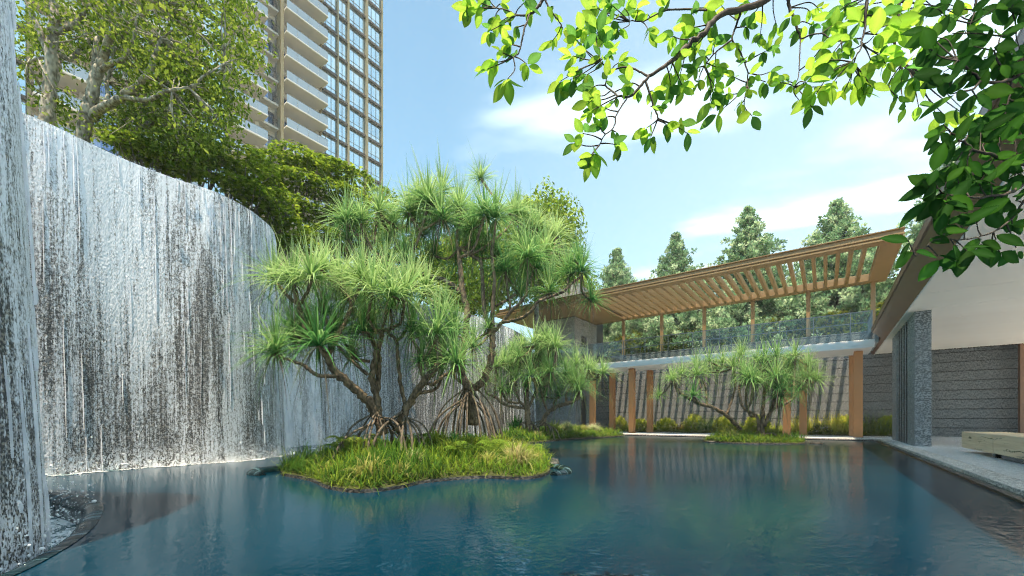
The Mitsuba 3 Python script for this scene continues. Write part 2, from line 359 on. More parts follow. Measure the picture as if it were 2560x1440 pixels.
# slot at the foot of the nearest part of the wall: the pool spills into it over a rounded lip
lip_c = spline([(-9.0, 5.6), (-7.6, 5.75), (-6.4, 5.68), (-5.73, 5.39), (-5.17, 5.06), (-4.74, 4.71), (-4.25, 4.18), (-3.94, 3.81), (-3.71, 3.49), (-3.51, 3.166), (-3.26, 2.667), (-3.08, 2.0), (-3.02, 1.0), (-3.1, -3)], 10)
lip = np.array([W(a, b) for a, b in lip_c])
near = foot[(arc <= np.interp(0, [0], [arc[np.argmin(np.linalg.norm(foot-lip[0], axis=1))]]))]
slot = sg.Polygon(np.vstack([lip[:, :2], near[:, :2]])).buffer(0)
pool_poly = sg.box(-26, -12, 1.90, 26.0).difference(slot)
put('pool_water', poly_sheet(pool_poly, 0.0), 'm_water', kind='structure')
put('slot_water', poly_sheet(slot.buffer(.25), -.26), 'm_foam', kind='structure')
def lip_sheet(c, r, up=0.0, inward=1):
    t = norm(np.gradient(c, axis=0)); o = np.stack([-t[:, 1], t[:, 0], t[:, 2]*0], 1)*inward
    a = np.linspace(0, PI/2, 7); rows = [c+o*(r*math.sin(x))+np.array([0, 0, up+r*(math.cos(x)-1)]) for x in a]
    rows.append(rows[-1]+[0, 0, -.25]); rows.insert(0, c-o*.06+np.array([0, 0, up]))
    v = np.array(rows); n = len(c); m = len(rows)
    i, j = np.meshgrid(np.arange(m-1), np.arange(n-1), indexing='ij')
    q = np.stack([i*n+j, i*n+j+1, (i+1)*n+j+1, (i+1)*n+j], -1).reshape(-1, 4)
    al = np.concatenate([[0], np.cumsum(np.linalg.norm(np.diff(c, axis=0), axis=1))])
    uv = np.stack([np.broadcast_to(al, (m, n)), np.broadcast_to(np.arange(m)[:, None]*.05, (m, n))], -1).reshape(-1, 2)
    return (v.reshape(-1, 3), np.vstack([q[:, [0, 1, 2]], q[:, [0, 2, 3]]])), uv
ls, luv = lip_sheet(lip, .12, .006, -1)
put('spill_lip', ls, 'm_wet_lip', smooth=True, uv=luv, label='rounded dark spill lip where the pool rolls over at the foot of the near waterfall', cat='weir')
# splashing drops
def blobs(c, r, rng):
    ic = trimesh.creation.icosphere(1); iv, jf = np.array(ic.vertices), np.array(ic.faces); n = len(c)
    st = rng.uniform(.6, 1.7, (n, 1, 3))*(1+.35*(rng.random((n, len(iv), 1))-.5))
    return (c[:, None]+r[:, None, None]*iv[None]*st).reshape(-1, 3), (jf[None]+(np.arange(n)*len(iv))[:, None, None]).reshape(-1, 3)
scene['m_drop'] = two(prin((.82, .85, .88), .15))
n = 900
t = rng.random(n)**.8; k = (t*(len(lip)-1)).astype(int)
c = lip[k]*0
u = rng.random(n)
sel = (lip_c[:, 1] > 2.4) & (lip_c[:, 1] < 5.0)
k = rng.choice(np.nonzero(sel)[0], n)
c = lip[k]+(W(-.55, .15)-W(0, 0))*rng.random((n, 1))*1.1
c[:, 2] = -.2+rng.gamma(1.1, .22, n)
put('water_splash', blobs(c, rng.gamma(1.6, .0016, n)+.0012, rng), 'm_drop', kind='stuff', label='white drops splashing up from the slot under the nearest waterfall', cat='splash')
n = 5200
s = rng.uniform(np.interp(9, np.arange(len(arc)), arc), arc[-1]*.86, n)
s = s[(s > 9.5)]; n = len(s)
c = wall_point(s, rng.gamma(1.2, .12, n), .05+.25*rng.random(n))
put('water_splash', blobs(c, rng.gamma(1.8, .0026, n)+.002, rng), 'm_drop', kind='stuff', label='fine white spray along the foot of the long curved waterfall', cat='splash')

sf = np.linspace(9.3, 24.5, 500)
wfo = .05+.42*np.clip(meshkit.fbm(np.stack([sf*2.3, sf*0, sf*0], -1), 4, 8)-.30, 0, 1)
in_, out_ = wall_point(sf, np.zeros_like(sf), .002), wall_point(sf, np.zeros_like(sf), wfo)
in_[:, 2] = out_[:, 2] = .006
v_, f_ = loft(in_, out_)
put('foam', (v_, f_[:, ::-1]), 'm_foam', kind='stuff', label='white foam on the pool along the foot of the long curved waterfall', cat='foam')

# raised ground behind the waterfall
ter = sg.Polygon([tuple(p) for p in wall_point(S[::3], np.full_like(S[::3], WTOP), -.4)[:, :2]]+[(-18.4, 34), (-18.4, 75), (-130, 75), (-130, -60), (0, -60)]).buffer(0)
put('upper_terrace', poly_sheet(ter, WTOP-.12), 'm_terrain', kind='structure')
put('rear_terrace', boxm(-18.35, 70, 32.32, 110, -1, 5.2), 'm_terrain', kind='structure')

# ------------------------------------------------------------------ paving, kerbs
PZ = .10
pav = put('paving', cat([boxm(2.36, 34, -14, 32.0, -.4, PZ-.003), boxm(-19.5, 2.36, 26.42, 30.4, -.4, PZ-.003)]), 'm_paving', kind='structure')  # unseen stretch right of the pavilion added to bounce sunlight onto the ceiling
g = np.random.default_rng(8)
y = -6.0
while y < 26.0:
    l = .62
    put('kerb_stone', chamfer(2.0, 2.35, y+.003, min(y+l, 26.05)-.003, -.3, PZ+g.uniform(-.001, .001), .006), 'm_coping', pav)
    y += l
x = 2.35
while x > -19:
    put('kerb_stone', chamfer(x-.9+.003, x-.003, 26.06, 26.41, -.3, PZ, .006), 'm_coping', pav)
    x -= .9
put('pool_edge', cat([boxm(1.86, 1.995, -8, 26.055, -.5, .035), boxm(-19.5, 1.855, 25.93, 26.055, -.5, .035)]), 'm_black_stone', kind='structure')
put('planting_bed', boxm(-14, 4.2, 30.41, 31.94, -.3, .16), 'm_soil', kind='structure')

# ------------------------------------------------------------------ rear wall, stair block
rw = thing('rear_wall', 'long grey granite wall of horizontal courses behind the footbridge and pavilion', 'wall')
put('backing', boxm(-15.4, 20, 32.03, 32.3, -.3, 6.22), 'm_dark_recess', rw)
z0 = .07
for k in range(13):
    z1 = min(z0+.506, 6.26)
    for x0, x1 in ((-15.45, -8.2), (-8.2, -1.4), (-1.4, 4.9), (4.9, 12), (12, 20)):
        put('stone_course', chamfer(x0+.001, x1-.001, 32.0+g.uniform(-.004, .004), 32.08, z0+.018, z1-.018, .010), 'm_wall_stone', rw)
    z0 = z1
    if z0 > 6.2: break

sb = thing('stair_block', 'grey stone clad stair block rising through the left end of the bronze canopy', 'building')
X0, X1, Y0, Y1 = -19.3, -15.5, 28.5, 32.3
put('core', boxm(X0+.1, X1-.1, Y0+.1, Y1+1.5, -.3, 11.55), 'm_dark_recess', sb)
def slabs(face, u0, u1, z0, z1, skip=None):
    u = u0
    while u < u1-.05:
        w = min(g.uniform(.40, .52), u1-u); w = u1-u if u1-u-w < .25 else w
        z = z0
        while z < z1-.02:
            h = min(g.choice([.75, 1.1, 1.6, 2.2])*g.uniform(.85, 1.15), z1-z); h = z1-z if z1-z-h < .3 else h
            if not (skip and any(u+w > s[0]+.01 and u < s[1]-.01 and z+h > s[2]+.01 and z < s[3]-.01 for s in skip)):
                e = g.uniform(0, .012)
                b = (u+.006, u+w-.006, Y0-e, Y0+.12) if face == 'y' else (X1-.12, X1+e, u+.006, u+w-.006)
                put('stone_slab', chamfer(*b, z+.006, z+h-.006, .008), 'm_slab_stone', sb)
            z += h
        u += w
slabs('y', X0, X1, .0, 9.04); slabs('y', X0, X1, 9.4, 11.6)
DOORS = [(29.55, 30.5, 0.1, 2.9), (29.55, 30.5, 4.95, 7.75)]
for a, b in ((Y0, 29.55), (30.5, Y1)):
    slabs('x', a, b, 0, 9.04)
for a, b in ((2.9, 4.95), (7.75, 9.04), (-.2, .1)): slabs('x', 29.55, 30.5, a, b)
slabs('x', Y0, Y1+1.4, 9.4, 11.6)
for dd in DOORS:
    dk = put('door', boxm(X1-.35, X1-.30, dd[0]+.02, dd[1]-.02, dd[2], dd[3]-.02), 'm_spandrel', sb, label='recessed dark grey door')
    put('frame', cat([boxm(X1-.34, X1-.12, dd[0], dd[0]+.05, dd[2], dd[3]), boxm(X1-.34, X1-.12, dd[1]-.05, dd[1], dd[2], dd[3]), boxm(X1-.34, X1-.12, dd[0]+.05, dd[1]-.05, dd[3]-.05, dd[3])]), 'm_rail', dk)
put('parapet_cap', chamfer(X0-.02, X1+.03, Y0-.03, Y1+1.5, 11.605, 11.70), 'm_slab_stone', sb)

# ------------------------------------------------------------------ footbridge
fb_ = thing('footbridge', 'raised white edged footbridge with glass balustrade and bronze columns across the far pool end', 'bridge')
YF, YB, ZU, ZD = 26.8, 30.0, 4.60, 4.97
put('deck', cat([chamfer(-17.6, 1.92, YF, YB, ZU+.09, ZD, .012)]), 'm_white', fb_)
put('soffit', boxm(-17.5, 1.86, YF+.09, YB-.1, ZU, ZU+.088), 'm_white', fb_)
put('drip_edge', chamfer(-17.55, 1.90, YF+.01, YF+.085, ZU-.02, ZU+.088, .005), 'm_white', fb_)
put('end_upstand', chamfer(1.925, 2.06, YF+.02, YB, ZU+.2, ZD+.35, .01), 'm_slab_stone', fb_)
def ibeam(x, y, w, dpt, z0, z1):
    """a column of two deep flanges and a recessed web"""
    return cat([chamfer(x-w/2, x+w/2, y-dpt/2, y-dpt/2+.10, z0, z1, .006), chamfer(x-w/2, x+w/2, y+dpt/2-.10, y+dpt/2, z0, z1, .006), boxm(x-w/2+.035, x+w/2-.035, y-dpt/2+.101, y+dpt/2-.101, z0, z1)])
for y in (28.0, 29.78):
    for x in ((-13.75, -10.75, -1.75, 1.35) if y < 29 else (-12.98, -10.1, -1.05, 1.22)):
        ck = put('column', ibeam(x, y, .36, .38, PZ, ZU-.03), 'm_bronze_column', fb_)
        put('base_plate', chamfer(x-.22, x+.22, y-.23, y+.23, PZ, PZ+.012, .003), 'm_dark_bronze', ck)
bl = put('balustrade', cat([boxm(-17.5, 1.85, YF+.05, YF+.10, 6.36, 6.40)]), 'm_rail', fb_, label='steel handrail along the front of the deck')
px_ = [-16.83, -15.35, -13.88, -12.4, -10.92, -9.44, -7.96, -6.48, -4.99, -3.5, -2.0, -.5, 1.0, 1.82]
for a, b in zip(px_[:-1], px_[1:]):
    put('glass_panel', boxm(a+.022, b-.022, YF+.066, YF+.078, ZD+.03, 6.355), 'm_glass', bl)
for x in px_:
    put('post', boxm(x-.018, x+.018, YF+.045, YF+.105, ZD, 6.358), 'm_rail', bl)
rr_ = put('rear_railing', cat([boxm(-13.8, 1.85, YB-.10, YB-.06, 6.36, 6.40), boxm(-13.84, -13.80, YB-.10, 31.9, 6.36, 6.40), boxm(1.80, 1.84, YF+.2, YB-.12, 6.34, 6.38)]), 'm_rail', fb_)
for x in np.arange(-13.8, 1.9, 1.49):
    put('post', boxm(x-.016, x+.016, YB-.10, YB-.06, ZD, 6.358), 'm_rail', rr_)
for y in np.arange(YF+.4, YB-.2, .55):
    put('post', boxm(1.805, 1.835, y-.015, y+.015, ZD, 6.338), 'm_rail', rr_)

cp = thing('canopy', 'long bronze slatted canopy on slender posts over the footbridge', 'canopy')
CX0, CX1, CY0, CY1, CZ = -20.7, 2.80, 25.0, 32.4, 9.1
put('front_beam', cat([chamfer(CX0, CX1, CY0, CY0+.09, CZ+.15, CZ+.22, .006), boxm(CX0, CX1-.05, CY0+.10, CY0+.16, CZ+.03, CZ+.40), chamfer(CX0, CX1, CY0, CY0+.62, CZ, CZ+.06, .006), boxm(CX0, CX1, CY0-.02, CY0+.6, CZ+.40, CZ+.44)]), 'm_canopy', cp)
put('rear_beam', chamfer(CX0, CX1, 31.72, CY1, CZ, CZ+.42, .008), 'm_canopy', cp)
put('soffit_panel', cat([boxm(CX0, -12.92, CY0+.621, 31.719, CZ, CZ+.12), boxm(CX0, -12.92, CY0+.17, 31.719, CZ+.36, CZ+.42)]), 'm_canopy', cp, label='solid brown soffit over the stair block')
put('soffit_panel', cat([boxm(2.02, CX1, CY0+.621, 31.719, CZ, CZ+.12), boxm(2.02, CX1, CY0+.17, 31.719, CZ+.36, CZ+.42)]), 'm_canopy', cp)
x = -12.92+.33
while x < 1.9:
    put('slat', chamfer(x, x+.17, CY0+.60, 31.73, CZ+.015, CZ+.36, .006), 'm_canopy', cp)
    x += .5
for x in (-13.05, -10.0, -6.98, -3.93, -.87, 2.22):
    v, f = chamfer(x-.11, x+.11, 32.06, 32.26, 6.27, CZ-.002, .012)
    put('post', (v, f), 'm_canopy', cp)

# ------------------------------------------------------------------ pavilion
pv = thing('pavilion', 'open pavilion with pale ceiling, brown roof edge and granite pier right of the pool', 'building')
CH = 4.75
y = -13.4
while y < 30.5:
    put('ceiling_panel', chamfer(2.25, 9.6, y+.011, min(y+2.35, 31.95)-.011, CH, CH+.05, .004), 'm_ceiling', pv)
    y += 2.35
put('ceiling_edge', chamfer(2.235, 2.248, -13.4, 31.9, CH-.005, CH+.09, .002), 'm_white', pv)
put('roof_deck', boxm(2.26, 9.8, -13.4, 32.0, CH+.06, 5.45), 'm_dark_bronze', pv)
def ruled(pts, y0, y1):
    """a sloping plank between y0 and y1 with the given section in X, Z"""
    m = trimesh.creation.extrude_polygon(sg.Polygon(pts), y1-y0, engine='earcut'); v = np.array(m.vertices)
    return np.column_stack([v[:, 0], y1-v[:, 2], v[:, 1]]), np.array(m.faces)
put('roof_soffit', ruled([(2.23, 4.78), (1.80, 5.19), (1.83, 5.25), (2.23, 4.90)], -14, 26.25), 'm_roof_bronze', pv, label='brown sloping soffit of the roof edge')
put('roof_fascia', ruled([(1.795, 5.195), (1.755, 5.20), (1.75, 5.36), (1.86, 5.37), (1.828, 5.255)], -14, 26.25), 'm_roof_bronze', pv, label='dark brown roof edge trim')
put('roof_sheet', ruled([(1.75, 5.372), (2.26, 5.46), (2.26, 5.50), (1.75, 5.41)], -14, 26.25), 'm_roof_bronze', pv)
put('end_soffit', ruled([(2.23, 4.79), (2.10, 4.90), (2.12, 5.6), (2.23, 5.6)], 26.26, 31.9), 'm_roof_bronze', pv)
pr = put('pier', boxm(2.62, 2.84, 19.84, 25.76, PZ, CH-.002), 'm_dark_recess', pv, label='grey granite pier with vertical slots')
zj = [PZ, 1.23, 2.67, 4.11, CH-.002]
def pier_block(y0, y1, cols=1):
    for a, b in zip(zj[:-1], zj[1:]):
        put('stone_panel', chamfer(2.45+g.uniform(0, .003), 2.655, y0+.002, y1-.002, a+.003, b-.003, .005), 'm_pier_stone', pr)
        put('stone_panel', chamfer(2.66, 2.87, y0+.002, y1-.002, a+.003, b-.003, .005), 'm_pier_stone', pr)
pier_block(19.8, 21.4); pier_block(24.3, 25.8)
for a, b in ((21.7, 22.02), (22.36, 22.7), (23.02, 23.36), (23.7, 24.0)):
    put('slot_shade', boxm(2.454, 2.618, a-.03, a-.002, PZ, CH-.004), 'm_black_stone', pr)  # dark strip added beside each fin, standing in for shade in the slots
    put('stone_fin', chamfer(2.45, 2.619, a, b, PZ, CH-.002, .005), 'm_pier_stone', pr)
for y in (6.0, 14.6, 23.2):
    put('column', chamfer(9.2, 9.6, y, y+.4, PZ, CH-.002, .01), 'm_roof_bronze', pv)
put('post', cat([boxm(7.6, 7.85, 31.2, 31.5, PZ, CH-.002), boxm(7.85, 7.93, 31.25, 31.45, PZ, CH-.002), boxm(7.93, 8.2, 31.2, 31.5, PZ, CH-.002)]), 'm_roof_bronze', pv)

bn = thing('bench', 'low bench of pale weathered timber blocks on a black plinth under the pavilion', 'bench')
for a, b in ((14.42, 17.2), (11.6, 14.40), (8.8, 11.58)):
    put('timber_block', chamfer(3.10, 3.95, a, b, .22, .67, .018), 'm_wood', bn)
put('plinth', cat([boxm(3.22, 3.85, 14.8, 15.0, PZ, .219), boxm(3.22, 3.85, 9.0, 14.35, PZ, .219)]), 'm_black_stone', bn)

# ------------------------------------------------------------------ tower
tw = thing('apartment_tower', 'tall beige apartment tower with glass balconies and blue windows behind the terrace trees', 'building')
XG, XF, FH, ZB = -61.4, -61.0, 3.3, 2.0
put('core', boxm(-82, -63.4, -9.8, 43.0, 0, 88), 'm_concrete', tw)
put('podium', boxm(-63.4, -61.45, -9.8, 43.0, 0, ZB+6*FH), 'm_concrete', tw)
bays = [('g', 40.45, 43.2, 3), ('g', 37.15, 40.1, 3), ('g', 35.3, 36.85, 2), ('g', 32.5, 35.1, 3), ('b', 26.7, 32.4, 4), ('j', 24.05, 26.3, 2), ('b', 20.3, 24.0, 3), ('g', 17.2, 20.0, 3), ('b', 10.6, 16.9, 4), ('j', 7.75, 10.5, 2), ('b', 3.7, 7.4, 3), ('g', .6, 3.4, 3), ('b', -6, .3, 4)]
fins = [(43.2, 43.45), (40.1, 40.45), (36.85, 37.15), (35.1, 35.3), (32.42, 32.5), (26.3, 26.68), (20.02, 20.28), (16.92, 17.18), (7.42, 7.74), (3.42, 3.68), (.32, .58)]
for k in range(6, 25):
    z0 = ZB+k*FH; z1 = z0+FH
    for a, b in fins:
        big = b-a > .3
        put('fin', boxm(XG-.2, (XF+(.75 if a == 26.3 else .15)) if big else XF, a, b, z0+.012, z1-.012), 'm_fin', tw)
    for kind, y0, y1, n in bays:
        if kind == 'g':
            put('spandrel', boxm(XG-.1, XF-.06, y0+.01, y1-.01, z0, z0+.38), 'm_spandrel', tw)
            w = (y1-y0)/n; zm = z0+.38+.85
            fr = [boxm(XG-.06, XG+.05, y0+.002, y0+.05, z0+.382, z1-.002), boxm(XG-.06, XG+.05, y1-.05, y1-.002, z0+.382, z1-.002)]
            for i in range(1, n): fr.append(boxm(XG-.06, XG+.05, y0+i*w-.018, y0+i*w+.018, z0+.382, z1-.002))
            for i in range(n): fr.append(boxm(XG-.05, XG+.03, y0+i*w+(.018 if i else .05), y0+i*w+w-(.018 if i < n-1 else .05), zm, zm+.032))
            wk = put('window', cat(fr), 'm_tower_frame', tw)
            for i in range(n): put('pane', boxm(XG-.04, XG-.02, y0+i*w+.01, y0+i*w+w-.01, z0+.384, z1-.004), 'm_pane', wk)
        elif kind == 'b':
            xo = XF+1.5
            bk = put('balcony', chamfer(XG-1.4, xo, y0, y1+.35, z0+.06, z0+.30, .03), 'm_concrete', tw)
            put('lintel', boxm(XG-1.4, XG-.9, y0, y1, z1-.62, z1-.004), 'm_concrete', bk)
            w = (y1+.3-y0-.05)/n
            for i in range(n): put('glass_panel', boxm(xo-.07, xo-.045, y0+.05+i*w+.022, y0+.05+i*w+w-.022, z0+.302, z0+1.42), 'm_balcony_glass', bk)
            put('glass_panel', boxm(XF+.05, xo-.08, y1+.30, y1+.325, z0+.302, z0+1.42), 'm_balcony_glass', bk)
            put('handrail', boxm(xo-.085, xo-.03, y0+.05, y1+.33, z0+1.422, z0+1.46), 'm_tower_frame', bk)
            put('sliding_door', boxm(XG-1.3, XG-1.2, y0+.25, y1-.5, z0+.302, z1-.63), 'm_pane_dark', bk)
            put('column', boxm(XG-.6, XG-.1, y1-.42, y1-.02, z0+.302, z1-.004), 'm_concrete', bk)
        else:
            bk = put('recess', boxm(XG-1.4, XF-.05, y0, y1, z0, z0+.30), 'm_concrete', tw)
            put('lintel', boxm(XG-1.4, XG-.8, y0, y1, z1-.55, z1-.004), 'm_concrete', bk)
            put('window', boxm(XG-1.0, XG-.9, y0+.1, y1-.1, z0+.302, z1-.56), 'm_pane_dark', bk)
            bars = [boxm(XF-.16, XF-.14, y, y+.02, z0+.34, z0+1.36) for y in np.arange(y0+.02, y1-.02, .16)]+[boxm(XF-.17, XF-.13, y0, y1, z0+1.362, z0+1.40), boxm(XF-.17, XF-.13, y0, y1, z0+.302, z0+.338)]
            put('railing', cat(bars), 'm_dark_bronze', bk)
# ------------------------------------------------------------------ islands
def island_mesh(outline, top, hump, seed, name, label):
    o = spline(np.array(outline+outline[:1], float), 8)[:-1]
    o = np.array([W(a, b)[:2] for a, b in o])
    poly = sg.Polygon(o).buffer(0)
    x0, y0, x1, y1 = poly.bounds; st = max(.12, (x1-x0)/60)
    gx, gy = np.meshgrid(np.arange(x0, x1+st, st), np.arange(y0, y1+st, st))
    pts = np.column_stack([gx.ravel(), gy.ravel()])
    ins = shapely.contains_xy(poly.buffer(-st*.5), pts[:, 0], pts[:, 1])
    pts = np.vstack([o, pts[ins]])
    from scipy.spatial import Delaunay
    tri = Delaunay(pts).simplices
    c = pts[tri].mean(1); tri = tri[shapely.contains_xy(poly, c[:, 0], c[:, 1])]
    a = pts[tri]; cr = (a[:, 1, 0]-a[:, 0, 0])*(a[:, 2, 1]-a[:, 0, 1])-(a[:, 1, 1]-a[:, 0, 1])*(a[:, 2, 0]-a[:, 0, 0])
    tri[cr < 0] = tri[cr < 0][:, ::-1]
    def height(q):
        dd = shapely.distance(poly.exterior, shapely.points(q))
        return .05+top*(1-np.exp(-dd/hump))+.10*(meshkit.fbm(np.column_stack([q*1.7, q[:, :1]*0]), 3, seed)-.5)*np.minimum(1, dd*2)
    z = height(pts)
    v = np.column_stack([pts, z]); n = len(o)
    v = np.vstack([v, np.column_stack([o+norm(o-o.mean(0))*.05, np.full(n, -.25)])]); m = len(pts); i = np.arange(n)
    sk = np.vstack([np.stack([i, m+i, m+(i+1) % n], 1), np.stack([i, m+(i+1) % n, (i+1) % n], 1)])
    k = put(name, (v, tri), 'm_soil', kind='structure')
    put('rim', (v, sk), 'm_rock', k)
    return poly, height

def scatter(poly, n, rng, edge=0.0):
    x0, y0, x1, y1 = poly.bounds; out = []
    p = poly.buffer(-edge) if edge else poly
    while len(out) < n:
        q = np.column_stack([rng.uniform(x0, x1, 4*n), rng.uniform(y0, y1, 4*n)])
        out = q[shapely.contains_xy(p, q[:, 0], q[:, 1])]if not len(out) else np.vstack([out, q[shapely.contains_xy(p, q[:, 0], q[:, 1])]])
    return out[:n]

GRASS = np.array([[.12, .24, .03], [.22, .31, .04], [.07, .16, .025], [.34, .40, .09]])
def grass_cover(poly, height, n, L, rng, name_label, edge=.02, w=.012):
    q = scatter(poly, n, rng, edge)
    p0 = np.column_stack([q, height(q)-.02])
    d = norm(np.column_stack([rng.normal(0, .5, (n, 2)), np.ones(n)]))
    patch = meshkit.fbm(np.column_stack([q*1.1, q[:, :1]*0]), 3, 4)
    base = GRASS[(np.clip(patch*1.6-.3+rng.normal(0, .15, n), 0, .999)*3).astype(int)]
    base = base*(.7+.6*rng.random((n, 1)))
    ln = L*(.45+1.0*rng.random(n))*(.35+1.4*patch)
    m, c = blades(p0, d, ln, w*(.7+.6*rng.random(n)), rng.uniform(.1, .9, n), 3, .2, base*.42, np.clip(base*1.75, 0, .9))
    put('grass', m, 'm_grass', kind='stuff', color=c, smooth=True, label=name_label, cat='grass')

def tuft(x, y, z, R, n, rng, label, cat_, name='grass_tuft', base=(.20, .23, .03), tipc=(.55, .55, .20), w=.012, up=1.0, seg=6, droop=(.3, .9), group=None, spread=.08):
    p0 = np.column_stack([x+rng.normal(0, spread*R, n), y+rng.normal(0, spread*R, n), np.full(n, z-.02)])
    d = norm(np.column_stack([rng.normal(0, .42, (n, 2)), np.full(n, up)]))
    b = jitter_col(base, n, rng, .35, .12); t = jitter_col(tipc, n, rng, .3, .1)
    m, c = blades(p0, d, R*(.55+.55*rng.random(n)), w*(.7+.6*rng.random(n)), rng.uniform(*droop, n), seg, .25, b, t)
    k = thing(name, label, cat_, group)
    put('blades', m, 'm_grass', k, smooth=True, color=c, kind='stuff')
    return k

def fern(x, y, z, R, n, rng, label, group=None, base=(.13, .22, .03)):
    k = thing('fern', label, 'fern', group)
    for i in range(n):
        a = 2*PI*i/n+rng.normal(0, .25); t = np.linspace(0, 1, 15); out = R*(.75+.4*rng.random())
        h = .62*out*rng.uniform(.8, 1.2)
        c = np.column_stack([x+np.cos(a)*out*t, y+np.sin(a)*out*t, z+h*(np.sin(t*2.3)-.05)])
        tan = norm(np.gradient(c, axis=0)); s = norm(np.cross(tan, [0, 0, 1.0]))
        pn = np.repeat(np.arange(2, 14), 2); sg_ = np.tile([1, -1], 12)
        dd = norm(s[pn]*sg_[:, None]+tan[pn]*.35-np.array([0, 0, .12]))
        L = out*.26*np.sin(PI*(t[pn]*.86+.10))+.02
        v, f = leaves(c[pn], dd, np.cross(s[pn], tan[pn])+[0, 0, .2], L, L*.30, 2, .1, .2)
        col = np.repeat(jitter_col((1, 1, 1), len(pn), rng, .2, .06)*np.array(base)*(1+.9*t[pn][:, None]), 9, 0)
        put('frond', (v, f), 'm_grass', k, smooth=True, color=col)
    return k

rng = np.random.default_rng(21)
isl1, h1 = island_mesh([(-4.15, 7.45), (-3.3, 6.75), (-2.67, 6.0), (-2.09, 5.67), (-1.63, 6.0), (-1.36, 6.55), (-.55, 7.05), (.25, 6.95), (.68, 7.7), (.8, 9.2), (.85, 10.8), (.5, 12.2), (-.8, 13), (-2.6, 12.7), (-4.1, 11.2), (-4.7, 9.4), (-4.55, 8.2)], .52, 2.0, 1, 'island', '')
isl2, h2 = island_mesh([(.15, 17.2), (1.0, 17.7), (2.9, 21.2), (6.3, 24.6), (6.8, 26.2), (4.4, 27.2), (1.9, 26.5), (0, 23), (-1, 20), (-.8, 18)], .50, 1.4, 2, 'island', '')
isl4, h4 = island_mesh([(8.85, 19.1), (9.5, 17.35), (10.7, 17.0), (12.0, 17.2), (12.85, 18.4), (12.0, 20.3), (10.3, 20.7)], .30, 1.2, 3, 'island', '')
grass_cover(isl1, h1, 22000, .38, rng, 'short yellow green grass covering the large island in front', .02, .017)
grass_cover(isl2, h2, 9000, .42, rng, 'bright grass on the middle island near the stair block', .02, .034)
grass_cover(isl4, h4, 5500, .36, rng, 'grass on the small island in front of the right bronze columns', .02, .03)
def at_z(cx, d, hf): q = W(cx, d)[:2][None]; return float(hf(q)[0])
def tuft_c(cx, d, hf, R, n, label, **k):
    p = W(cx, d); tuft(p[0], p[1], at_z(cx, d, hf), R*1.15, int(n*1.4), rng, label, 'ornamental grass', **k)
tuft_c(-2.15, 6.15, h1, .62, 150, 'spiky pale grass tuft at the front tip of the large island', tipc=(.60, .58, .22), w=.019)
tuft_c(-1.75, 6.45, h1, .45, 110, 'low grass tuft just right of the front tip of the large island', tipc=(.55, .53, .2), w=.019)
tuft_c(.10, 7.6, h1, .75, 190, 'arching straw green grass tuft at the right corner of the large island', tipc=(.62, .58, .30), w=.019)
tuft_c(-.45, 7.7, h1, .5, 130, 'thin grass tuft left of the arching corner tuft on the large island', w=.019)
tuft_c(-1.75, 7.4, h1, .42, 170, 'pale tuft in the middle of the large island below the pandanus roots', base=(.26, .30, .08), tipc=(.6, .62, .34), w=.020)
tuft_c(-3.6, 7.6, h1, .40, 110, 'small tuft at the left end of the large island', w=.019)
tuft_c(-3.1, 7.0, h1, .38, 110, 'small tuft in front of the ferns on the left of the large island', w=.019)
tuft_c(-.9, 8.7, h1, .62, 220, 'dense mid green tuft on the hump of the large island', base=(.13, .19, .02), tipc=(.34, .40, .06), w=.026)
tuft_c(-.1, 9.2, h1, .66, 220, 'broad green tuft behind the arching corner tuft on the large island', base=(.13, .19, .02), tipc=(.36, .42, .06), w=.026)
tuft_c(-1.6, 9.1, h1, .55, 180, 'green tuft between the two root fans of the large island', base=(.12, .18, .02), tipc=(.34, .40, .06), w=.026)
for i, (cx, d) in enumerate(((-3.2, 9.6), (-2.7, 10.3), (-1.9, 10.4), (-.3, 10.2), (.3, 10.6), (-.9, 11.4), (-3.7, 9.3), (-1.2, 8.2), (-2.6, 7.3), (.1, 8.6))):
    tuft_c(cx, d, h1, .55+.05*(i % 4), 170, ('leafy green tuft at the back left of the large island, beyond the left pandanus', 'leafy green tuft behind the left root fan of the large island', 'leafy green tuft between the two pandanus trunks on the large island', 'leafy green tuft right of the tall stilt roots on the large island', 'leafy green tuft at the back right of the large island', 'leafy green tuft directly behind the tall stilt roots', 'leafy green tuft at the far left rim of the large island', 'leafy green tuft in front of the tall stilt roots on the large island', 'leafy green tuft before the left root fan near the front of the large island', 'leafy green tuft behind the arching tuft at the right corner of the large island')[i], base=(.10, .17, .02), tipc=(.36, .46, .07), w=.03, group='leafy green tufts among the grass of the large island')
tuft_c(.45, 8.6, h1, .5, 150, 'bright tuft at the right rim of the large island', tipc=(.5, .52, .15), w=.020)
for cx, d, R, lab in ((-3.05, 8.1, .62, 'yellow green fern with curling fronds at the left of the large island'), (-3.45, 8.6, .5, 'fern behind the curling fern on the left of the large island'), (-.9, 8.0, .5, 'fern in the middle of the grass of the large island'),
                      (-.35, 8.3, .5, 'fern in front of the broad green tuft of the large island'), (.35, 9.6, .45, 'fern low at the far right rim of the large island'), (-2.2, 9.3, .5, 'fern between the roots of the left pandanus')):
    p = W(cx, d); fern(p[0], p[1], at_z(cx, d, h1), R, 9, rng, lab, base=(.20, .26, .04) if R > .6 else (.13, .21, .03))
for cx, d, R, lab in ((-1.35, 9.6, .45, 'upright blue green strap plant left of the tall pandanus roots'), (-1.0, 9.9, .42, 'smaller strap plant against the tall pandanus roots')):
    p = W(cx, d); tuft(p[0], p[1], at_z(cx, d, h1), R, 34, rng, lab, 'strap plant', 'strap_plant', (.06, .20, .05), (.12, .36, .10), .06, 1.6, 5, (.02, .25))
